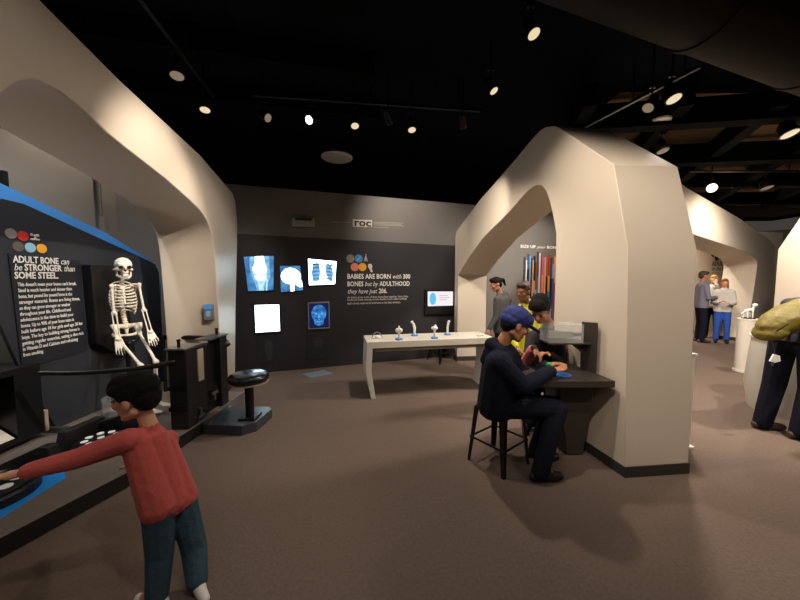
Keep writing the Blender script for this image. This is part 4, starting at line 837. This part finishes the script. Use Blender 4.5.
# poster on the far wall
pa, pb = V((4.7, 8.4, 0)), V((12.3, 10.4, 0)); pdir = (pb - pa).normalized()
fw = lambda px, py: plane_hit(px, py, pa, pdir)
t0, z0 = fw(711.5, 265.5)
po = thing('wall_headline', 'dark lettering about adults with red and dark dots on the cream far wall', 'lettering', pa + pdir * t0 + V((0, 0, z0)))
nr = pdir.cross(V((0, 0, 1)))
t1, _ = fw(727, 265); _, z1 = fw(712, 270.5)
lettering('lettering', [(0, [('ADULTS', 0.17, 0.02, 0), ('are', 0.17, 0, 0.3)]), (z0 - z1, [('in the', 0.17, 0, 0.3), ('MOR', 0.17, 0.02, 0)])], pa + pdir * t0 + nr * 0.012 + V((0, 0, z0)), pdir, 'ink_dark', po)
for k, (px, py, m) in enumerate(((716.5, 258, 'ink_dark'), (722, 257.3, 'sign_red'), (727.5, 257.8, 'sign_red'), (713, 254, 'ink_dark'))):
    t, z = fw(px, py); obj('icon_disc', lathe([(0.085, 0), (0.085, 0.006)], pa + pdir * t + nr * 0.004 + V((0, 0, z)), nr, 22), m, po)
M['fine_brown'] = mat('fine_brown', (176, 150, 128), 0.6)
for py in (273.4, 275.6):
    ta, za_ = fw(712, py); tb, _ = fw(731, py); bmf = prism([pa + pdir * ta + nr * 0.003 + V((0, 0, za_)), pa + pdir * tb + nr * 0.003 + V((0, 0, za_)), pa + pdir * tb + nr * 0.003 + V((0, 0, za_ + 0.025)), pa + pdir * ta + nr * 0.003 + V((0, 0, za_ + 0.025))], nr * 0.004)
    obj('fine_print', bmf, 'fine_brown', po)
# ================================================================== PEOPLE
# boy in the red jersey
J = joints(head=P(135, 397, 1.46), hf=V((-0.97, -0.1, -0.16)), hs=0.95, neck=P(149, 424, 1.47), shL=P(129, 440, 1.385), shR=P(167, 441, 1.56),
           elL=P(76, 459, 1.34), wrL=P(8, 476, 1.27), hdL=P(-20, 478, 1.25), elR=P(152, 462, 1.72), wrR=P(132, 466, 1.86), hdR=P(120, 466, 1.9),
           hipL=P(158, 506, 1.415), hipR=P(181, 498, 1.53), knL=P(160, 552, 1.43), knR=P(194, 546, 1.54),
           anL=G(157, 592, 0.075), anR=G(197, 577, 0.075), toL=G(130, 598, 0.02), toR=G(205, 600, 0.02))
person('young boy in a brick red long sleeved jersey and jeans reaching left over the platform', J, 'red_shirt', 'denim', ('shoe_white', 'shoe_black'), 'skin', 'hair', 'boy', s=0.66, vox=0.0055, sleeve=0.7, hand_n={'L': (0.1, 0.2, 1), 'R': (0, 0, 1)}, curl=0.3, ls=1.3, arm=1.3, ts=0.98, hem=0.055, hw=1.06)
# seated man
J = joints(head=P(516, 325, 2.52), hf=V((0.88, 0.02, -0.42)), hs=1.1, neck=P(502, 344, 2.56), shL=P(504, 358, 2.76), shR=P(499, 362, 2.40),
           elL=P(532, 380, 2.84), wrL=P(546, 365, 2.72), hdL=P(562, 363, 2.68), elR=P(524, 386, 2.34), wrR=P(552, 370.5, 2.50), hdR=P(572, 367.5, 2.6),
           hipL=P(496, 403, 2.74), hipR=P(496, 406, 2.52), knL=P(553, 405, 2.72), knR=P(557, 409, 2.48), anL=P(536, 452, 2.66), anR=G(540, 470, 0.09), toL=V((1.3, 2.62, 0.02)), toR=G(566, 478, 0.02))
J['anL'].z = 0.09
man = person('man in dark hoodie and blue cap seated at the black desk, palm open', J, 'navy', 'denim_dark', ('shoe_black',), 'skin2', 'hair', 'short', s=0.99, vox=0.0065, hood=True, sleeve=0.93, hand_n={'R': (0, 0.15, -1), 'L': (0, 0, 1)}, curl=0.35, ts=1.3, ls=1.15, arm=1.3)
hR = frame(J['hf']); hq2 = lambda x, y, z: J['head'] + hR @ (V((x, y, z)) * 1.1)
cp = thing('baseball_cap', 'blue baseball cap on the seated man\'s head', 'cap', hq2(0, 0, 0.07))
obj('crown', fuse([ell(hq2(-0.02, 0, 0.055), (0.122, 0.102, 0.096), hR), ell(hq2(-0.05, 0, 0.02), (0.09, 0.098, 0.066), hR), ell(hq2(0.05, 0, 0.06), (0.06, 0.082, 0.066), hR)], 0.006, 3), 'cap', cp, smooth=180)
obj('brim', fuse([ell(hq2(0.105, 0, 0.035), (0.09, 0.085, 0.011), hR @ Matrix.Rotation(0.18, 3, 'Y'))], 0.005, 2), 'cap', cp, smooth=180)
obj('button', fuse([ell(hq2(-0.02, 0, 0.143), (0.012, 0.012, 0.006), hR)], 0.004, 1), 'cap', cp, smooth=180)
# dark haired boy leaning over the desk
J = joints(head=P(540, 309, 2.84), hf=V((-0.5, -0.62, -0.6)), hs=1.06, neck=P(549, 324, 2.96), shL=P(560, 337, 3.07), shR=P(531, 336, 3.0),
           elL=P(561, 362, 2.98), wrL=P(549, 354, 2.82), hdL=P(540, 352, 2.76), elR=P(528, 358, 2.92), wrR=P(534, 348, 2.78), hdR=P(540, 356, 2.74),
           hipL=P(552, 384, 3.25), hipR=P(534, 384, 3.2), knL=P(548, 422, 3.2), knR=P(532, 422, 3.15), anL=V((1.49, 3.25, 0.08)), anR=V((1.30, 3.2, 0.08)), toL=V((1.42, 3.12, 0.02)), toR=V((1.24, 3.06, 0.02)))
person('dark haired boy in a charcoal jacket leaning over the desk beside the capped man', J, 'jacket_dark', 'denim_dark', ('shoe_black',), 'skin2', 'hair', 'boy', s=0.84, vox=0.008, hand_n={'L': (0, 0, 1), 'R': (0, 0, 1)})
obj('coral_sleeve', fuse([cap_(J['elR'].lerp(J['wrR'], -0.1), 0.055, J['elR'].lerp(J['wrR'], 0.8), 0.047)], 0.007, 1), 'pink', bpy.data.objects['person.002'], smooth=180)
g = P(549.5, 366.5, 2.60)
solo('green_band', lathe([(0.028, -0.014), (0.034, -0.01), (0.034, 0.01), (0.028, 0.014)], g, (0.9, 0.2, 0.15), 20), 'green', 'bright green band at the seated man\'s wrist', 'wristband', smooth=60)
# girl with the yellow jacket
J = joints(head=P(523, 292, 3.72), hf=V((-0.75, -0.62, -0.12)), hs=0.95, neck=P(526, 303, 3.76), shL=P(536, 312, 3.88), shR=P(514, 312, 3.7), elL=P(540, 335, 3.85), wrL=P(532, 345, 3.72), hdL=P(526, 348, 3.68), elR=P(511, 335, 3.66), wrR=P(516, 346, 3.58), hdR=P(520, 350, 3.55),
           hipL=P(532, 350, 3.84), hipR=P(518, 350, 3.76), knL=P(532, 380, 3.82), knR=P(518, 380, 3.74), anL=V((1.53, 3.86, 0.08)), anR=V((1.36, 3.78, 0.08)), toL=V((1.45, 3.7, 0.02)), toR=V((1.27, 3.66, 0.02)))
person('girl with a bun in a bright yellow jacket standing behind the leaning boy', J, 'yellow', 'denim_dark', ('shoe_black',), 'skin3', 'hair_brown', 'bun', s=0.88, vox=0.009, hood=True)
# woman in grey hoodie, further back
J = joints(head=P(495.5, 284.5, 5.0), hf=V((-0.92, -0.2, -0.3)), neck=P(500, 294, 5.02), shL=P(497, 300, 4.88), shR=P(507, 300, 5.2), elL=P(496, 317, 4.85), wrL=P(489, 329, 4.8), hdL=P(485, 334, 4.78), elR=P(505, 317, 5.2), wrR=P(497, 329, 5.1), hdR=P(492, 333, 5.08),
           hipL=P(500, 330, 4.93), hipR=P(506, 330, 5.1), knL=P(500, 355, 4.93), knR=P(506, 355, 5.1), anL=V((1.58, 4.95, 0.08)), anR=V((1.68, 5.12, 0.08)), toL=V((1.4, 4.9, 0.02)), toR=V((1.5, 5.05, 0.02)))
person('woman with a dark ponytail in a grey hoodie beyond the bench, facing left', J, 'hoodie', 'denim_dark', ('shoe_black',), 'skin2', 'hair', 'tail', s=0.93, vox=0.01, hood=True)
# visitors in the far arch
def stand(px, Y, head_y, f, s, **k):
    top = P(px, head_y, Y); x = top.x; hz = top.z - 0.11 * s; f = V(f).normalized(); l = V((-f.y, f.x, 0)).normalized(); q = lambda a, b, z: V((x, Y, 0)) + V((f.x, f.y, 0)).normalized() * a + l * b + V((0, 0, z))
    H = top.z
    d = dict(head=q(0.02, 0, hz), hf=f + V((0, 0, -0.12)), hs=s, neck=q(0, 0, H * 0.855), shL=q(0, 0.17 * s, H * 0.80), shR=q(0, -0.17 * s, H * 0.80), elL=q(0.04, 0.22 * s, H * 0.63), elR=q(0.04, -0.22 * s, H * 0.63),
             wrL=q(0.2, 0.1, H * 0.62), hdL=q(0.26, 0.02, H * 0.64), wrR=q(0.2, -0.1, H * 0.64), hdR=q(0.26, 0.0, H * 0.67), hipL=q(0, 0.08 * s, H * 0.51), hipR=q(0, -0.08 * s, H * 0.51),
             knL=q(0.03, 0.1 * s, H * 0.28), knR=q(0.03, -0.1 * s, H * 0.28), anL=q(0, 0.11 * s, 0.08), anR=q(0, -0.11 * s, 0.08), toL=q(0.14, 0.12 * s, 0.02), toR=q(0.14, -0.12 * s, 0.02))
    d.update(k); return joints(**d)
person('man in a blue grey jacket with folded arms standing in the far arch', stand(703.5, 7.7, 271.5, (0.9, -0.35, 0), 0.98), 'jacket_grey', 'denim_dark', ('shoe_brown',), 'skin2', 'hair_grey', 'short', s=1.0, vox=0.013)
J = stand(714.5, 8.2, 275.5, (-0.75, -0.55, 0), 0.9); J['elL'] += V((-0.1, -0.1, 0.12)); J['wrL'] = J['head'] + V((-0.12, -0.18, -0.12)); J['hdL'] = J['head'] + V((-0.1, -0.16, -0.02))
person('fair haired visitor in a pale top raising a hand inside the far arch', J, 'tee_white', 'denim_dark', ('shoe_brown',), 'skin', 'hair_blond', 'short', s=0.92, vox=0.013)
person('auburn haired woman in a white top and bright blue trousers inside the far arch', stand(725, 7.6, 279, (-0.6, -0.75, 0), 0.84), 'tee_white', 'bright_blue', ('shoe_black',), 'skin', 'hair_orange', 'long', s=0.9, vox=0.013, extra_top=())
# visitor with backpack, cut by the frame
J = joints(head=V((4.33, 3.2, 1.43)), hf=V((0.85, 0.3, -0.45)), neck=V((4.2, 3.14, 1.33)), shL=V((4.05, 3.32, 1.28)), shR=V((4.12, 2.94, 1.26)), elL=V((4.3, 3.4, 1.05)), wrL=V((4.45, 3.4, 0.96)), hdL=V((4.53, 3.4, 0.95)), elR=V((4.35, 2.92, 1.03)), wrR=V((4.45, 3.15, 0.96)), hdR=V((4.52, 3.25, 0.95)),
           hipL=V((3.88, 3.2, 0.92)), hipR=V((3.92, 3.0, 0.90)), knL=V((3.82, 3.2, 0.48)), knR=V((3.92, 2.98, 0.48)), anL=V((3.73, 3.2, 0.09)), anR=V((3.84, 2.98, 0.09)), toL=V((3.93, 3.14, 0.02)), toR=V((4.04, 2.92, 0.02)))
person('visitor in dark trousers and brown shoes bending towards the drum counter, olive backpack on', J, 'jacket_dark', 'denim_dark', ('shoe_brown',), 'skin2', 'hair', 'short', s=1.02, vox=0.008, hand_n={'L': (0, 0, 1), 'R': (0, 0, 1)}, ls=1.25)
a, b = P(756, 331, 2.98), P(800, 306, 2.98); up = V((-0.5, 0.0, 0.86))
bp = thing('backpack', 'olive yellow backpack on the bending visitor\'s back', 'backpack', a.lerp(b, 0.5))
dr_ = (b - a).normalized(); nn = V((-dr_.z, 0, dr_.x)); RB = Matrix((dr_, V((0, 1, 0)), nn)).transposed()
mid = P(783, 322, 3.0)
obj('bag', fuse([ell(mid + dr_ * 0.04 + nn * 0.01, (0.28, 0.16, 0.125), RB), ell(mid - dr_ * 0.14 + nn * -0.02, (0.13, 0.14, 0.075), RB), ell(mid + dr_ * 0.22 + nn * 0.01, (0.16, 0.15, 0.1), RB), ell(mid + dr_ * 0.1 + nn * 0.05, (0.2, 0.12, 0.08), RB)], 0.01, 5), 'olive', bp, smooth=180)
obj('front_pocket', fuse([ell(mid + nn * 0.045 + dr_ * 0.03 + V((0, -0.05, 0)), (0.13, 0.10, 0.055), RB)], 0.01, 3), 'olive', bp, smooth=180)
for s in (0.12, -0.12): obj('strap', tube(catmull([mid + dr_ * 0.3 + V((0, s, 0.02)), mid + dr_ * 0.42 + V((0.02, s, 0.04)), mid + dr_ * 0.45 + V((0.06, s, -0.12)), mid + V((0.12, s, -0.14))], 6), 0.016, seg=8), 'black', bp)
obj('zip', tube(catmull([mid - dr_ * 0.18 + nn * 0.03 + V((0, -0.1, 0)), mid + nn * 0.06 + V((0, -0.13, 0)), mid + dr_ * 0.22 + nn * 0.08 + V((0, -0.11, 0))], 6), 0.006, seg=6), 'dark', bp)
kc = P(776, 358, 2.86)
kt = thing('key_tag', 'white tag and keys dangling at the bending visitor\'s hip', 'key tag', kc)
obj('tag', prism([kc + V((-0.05, 0, -0.03)), kc + V((-0.01, 0, -0.045)), kc + V((0.045, 0, -0.03)), kc + V((0.035, 0, 0.02)), kc + V((-0.02, 0, 0.035))], (0, 0.012, 0)), 'model_white', kt)
obj('cord', tube([kc + V((0, 0.006, 0.03)), kc + V((0.015, 0.05, 0.14))], 0.005, seg=6), 'black', kt)
obj('key', B(kc.x - 0.03, kc.x - 0.015, kc.y, kc.y + 0.006, kc.z - 0.075, kc.z - 0.035), 'steel', kt)

# ================================================================== CEILING FIXTURES
def track(label, a, b):
    a, b = V(a), V(b); t = thing('lighting_track', label, 'lighting track', (a + b) / 2)
    d = (b - a).normalized(); s = V((-d.y, d.x, 0)) * 0.018
    obj('rail', prism([a - s, a + s, b + s, b - s], (0, 0, 0.03)), 'can', t)
    for k in (0.1, 0.5, 0.9):
        p = a.lerp(b, k); obj('hanger', tube([p + V((0, 0, 0.03)), V((p.x, p.y, 4.0))], 0.008, seg=6), 'can', t)
    return t
def spot(px, py, z, aim, label, lens='lens', r=0.06, stem=0.1):
    """track head whose lens sits at the surveyed point and looks along aim"""
    g = G(px, py, z); d = V(aim).normalized(); t = thing('track_light', label, 'spotlight', g, 0, 'track spotlights under the black ceiling')
    bk = g - d * 0.17
    obj('can', lathe([(r * 1.12, 0.0), (r * 1.12, -0.03), (r, -0.04), (r * 0.92, -0.13), (r * 0.6, -0.17)], g, d, 24), 'can', t, smooth=40)
    obj('lens', lathe([(r * 0.95, 0.001), (r * 0.8, 0.006), (0.001, 0.012)], g, d, 24), lens, t, smooth=60)
    q = g - d * 0.08
    obj('yoke', tube([q, V((q.x, q.y, 4.0))], 0.009, seg=8), 'can', t)
    obj('adapter', B(q.x - 0.03, q.x + 0.03, q.y - 0.015, q.y + 0.015, q.z + 0.05 + stem, q.z + 0.09 + stem), 'can', t)
    return g
heads = [(177, 76, 3.45, (0.15, -0.2, -1), 'spotlight on the side track, nearer of the two above the long arch', 'lens_dim', 0.06),
 (205, 110, 3.45, (0.15, -0.2, -1), 'spotlight on the side track, farther of the two above the long arch', 'lens', 0.055),
 (268, 118, 3.45, (0.9, -0.35, -0.6), 'tilted spotlight first on the long track facing sideways', 'lens_dim', 0.05),
 (309, 120, 3.45, (-0.35, -0.9, -0.55), 'brightest spotlight on the long track, glaring towards the room', 'lens_hot', 0.05),
 (355, 126, 3.4, (0.15, -0.35, -0.9), 'spotlight third on the long track pointing down', 'lens', 0.05),
 (390, 123, 3.45, (0.3, 0.8, -0.5), 'unlit looking spotlight on the long track turned to the wall', 'lens_dim', 0.045),
 (412, 130, 3.4, (0.1, -0.3, -0.9), 'spotlight on the long track above the roc logo, pointing down', 'lens', 0.05),
 (463, 127, 3.45, (0.2, 0.8, -0.5), 'last spotlight on the long track, near the arch apex, turned away', 'lens_dim', 0.045),
 (534, 34, 3.5, (0.25, -0.35, -0.9), 'lone spotlight high overhead, left of the round duct', 'lens', 0.05),
 (494, 91, 3.5, (0.4, -0.3, -0.85), 'lone small spotlight between the long track and the duct', 'lens', 0.045),
 (674, 99, 3.3, (0.1, -0.35, -0.9), 'bright spotlight on the slanting track above the arch roof', 'lens', 0.065),
 (648, 108, 3.35, (-0.6, -0.2, -0.75), 'sideways spotlight on the slanting track above the arch roof', 'lens_dim', 0.055),
 (663, 151, 3.3, (0.1, -0.3, -0.95), 'dim boxy spotlight hanging low behind the arch roof', 'lens_dim', 0.07),
 (790, 134, 3.4, (0.1, -0.35, -0.9), 'bright spotlight at the picture edge on the far room track', 'lens', 0.09),
 (712, 188, 3.3, (-0.5, -0.75, -0.5), 'glaring white spotlight over the far arch', 'lens_hot', 0.085),
 (767, 188, 3.4, (0.1, -0.3, -0.95), 'dim spotlight over the far arch, beside the glaring one', 'lens_dim', 0.1)]
HP = {}
for px, py, z, aim, lb, ln, r in heads: HP[(px, py)] = spot(px, py, z, aim, lb, ln, r)
def trk(label, p, q, z): track(label, G(*p, z), G(*q, z))
trk('lighting track slanting away above the long cream arch', (140, 0), (214, 98), 3.62)
trk('long lighting track crossing the black ceiling before the dark wall', (252, 96), (480, 112), 3.62)
trk('slanting lighting track beside the duct above the arch roof', (585, 128), (700, 68), 3.55)
trk('lighting track over the far room with two spotlights', (690, 172), (800, 172), 3.6)
g = G(337, 158.5, 3.72)
sk_ = thing('ceiling_speaker', 'round pale ceiling speaker below the long lighting track', 'speaker', g)
obj('grille', lathe([(0.27, 0.0), (0.28, 0.01), (0.28, 0.03), (0.2, 0.05)], g, seg=40), 'speaker', sk_, smooth=30)
obj('back_can', lathe([(0.2, 0.04), (0.2, 0.2), (0.15, 0.28)], g, seg=32), 'can', sk_, smooth=30)
g = G(661, 121.5, 3.6)
s2_ = thing('ceiling_speaker', 'small round pale ceiling disc on a stem behind the arch roof', 'speaker', g)
obj('grille', lathe([(0.11, 0.0), (0.115, 0.01), (0.115, 0.025)], g, seg=32), 'speaker', s2_, smooth=30)
obj('stem', tube([g + V((0, 0, 0.02)), V((g.x, g.y, 4.0))], 0.012, seg=8), 'can', s2_)

# ================================================================== LIGHT
def lamp(pos, to, watts, angle=50, blend=0.6, col=(1, 0.88, 0.75), size=0.05):
    l = bpy.data.lights.new('track_or_fill_lamp', 'SPOT'); l.energy = watts; l.spot_size = math.radians(angle); l.spot_blend = blend; l.color = col; l.shadow_soft_size = size
    o = bpy.data.objects.new('track_or_fill_lamp', l); C.objects.link(o); o.location = pos
    o.rotation_euler = (V(to) - V(pos)).to_track_quat('-Z', 'Y').to_euler(); return o
def glow_lamp(pos, to, watts, sx, sy, col):
    l = bpy.data.lights.new('screen_lamp', 'AREA'); l.energy = watts; l.shape = 'RECTANGLE'; l.size = sx; l.size_y = sy; l.color = col
    o = bpy.data.objects.new('screen_lamp', l); C.objects.link(o); o.location = pos
    o.rotation_euler = (V(to) - V(pos)).to_track_quat('-Z', 'Y').to_euler(); return o
WARM = (1, 0.80, 0.58)
exec_lights = True
w = bpy.data.worlds.new('world'); bpy.context.scene.world = w; w.use_nodes = True
bg = w.node_tree.nodes['Background']; bg.inputs['Color'].default_value = (1.0, 0.86, 0.74, 1); bg.inputs['Strength'].default_value = 0.05
NEUT = (1, 0.90, 0.79)
# wide spots added as general fill, apart from the modelled track heads
for p, wt in (((-0.9, 2.6, 3.42), 18), ((0.35, 2.6, 3.42), 8), ((0.2, 1.3, 3.45), 34), ((2.7, 1.2, 3.3), 30), ((3.4, 4.0, 3.4), 430), ((6.2, 5.0, 3.4), 300), ((-1.2, 0.6, 3.45), 12), ((2.6, 5.6, 3.4), 60), ((0.0, -1.5, 3.4), 30)):
    lamp(p, (p[0], p[1] + 0.25, 0), wt, 150, 0.5, NEUT, 0.12)
lamp((0.35, 2.3, 3.4), (1.75, 2.85, 1.5), 150, 80, 0.8, (1, 0.87, 0.73))
lamp((0.2, 0.5, 3.4), (1.8, 2.75, 1.3), 130, 46, 0.7, (1, 0.87, 0.73))             # wash on the desk arch
lamp((2.6, -0.3, 3.4), (2.1, 2.6, 1.5), 150, 50, 0.7, (1, 0.87, 0.73))             # front face of the near leg
lamp((1.15, 2.2, 3.4), (1.35, 2.75, 0.7), 80, 40)             # desk
lamp((0.9, 3.6, 3.3), (1.35, 6.0, 1.2), 130, 50)            # far leg of the desk arch
lamp((0.4, 3.75, 3.42), (0.4, 4.1, 0.4), 180, 115, 0.6)            # bench, from straight above
lamp((0.25, 4.5, 3.3), (0.2, 6.0, 2.5), 150, 85, 1.0)            # logo
lamp((-0.9, 2.6, 3.42), (-2.2, 3.2, 2.7), 30, 85, 0.9)           # long arch
lamp((-0.6, 2.4, 3.4), (-2.5, 4.3, 1.4), 110, 46)           # arch leg and pillar
lamp((0.2, 2.3, 3.42), (-3.2, 3.1, 1.35), 380, 42)          # graphic panel
lamp((0.4, 3.0, 3.42), (-2.95, 3.5, 1.1), 170, 20)          # skeleton
lamp((0.2, 0.3, 3.5), (-1.1, 1.5, 0.5), 70, 40)             # boy
lamp((-2.75, 2.3, 3.5), (-3.32, 3.1, 1.9), 95, 80, 0.7, (0.85, 0.92, 1.0))   # added unseen lamp brightening the panel border, from behind the beam
lamp((-2.75, 3.5, 3.5), (-3.26, 4.1, 1.3), 40, 40, 0.8, (0.35, 0.72, 1.0))   # added unseen cool lamp tinting the end of the panel
lamp((-3.75, 1.7, 1.9), (-2.2, 2.7, 2.45), 30, 110, 0.9)     # added low lamp, out of view, lifts the underside of the long arch
lamp((-3.75, 2.0, 2.7), (-3.98, 2.9, 1.0), 80, 90)  # added lamp brightening the left wall beside the panel
lamp((-3.1, 3.7, 3.6), (-3.9, 3.9, 2.0), 45, 110, 0.7)      # added lamp brightening the alcove wall behind the panel
lamp((2.4, 5.2, 3.4), (2.9, 6.9, 1.6), 190, 70)              # grey wall and bars
lamp((3.9, 2.2, 3.4), (4.0, 4.4, 0.2), 430, 75)             # floor to the right
lamp((5.0, 4.0, 3.2), (7.4, 7.3, 1.8), 330, 60)             # far arch
lamp((7.2, 8.5, 3.4), (7.4, 9.8, 1.0), 420, 110)            # beyond far arch
lamp((5.2, 4.9, 3.4), (7.0, 5.5, 2.5), 50, 40)              # picture edge arch
lamp((9.5, 9.5, 2.6), (11.5, 12.3, 2.9), 150, 120)
vs = bpy.context.scene.view_settings
vs.view_transform = 'Standard'; vs.look = 'None'; vs.gamma = 1; vs.use_curve_mapping = False; vs.exposure = 0.0
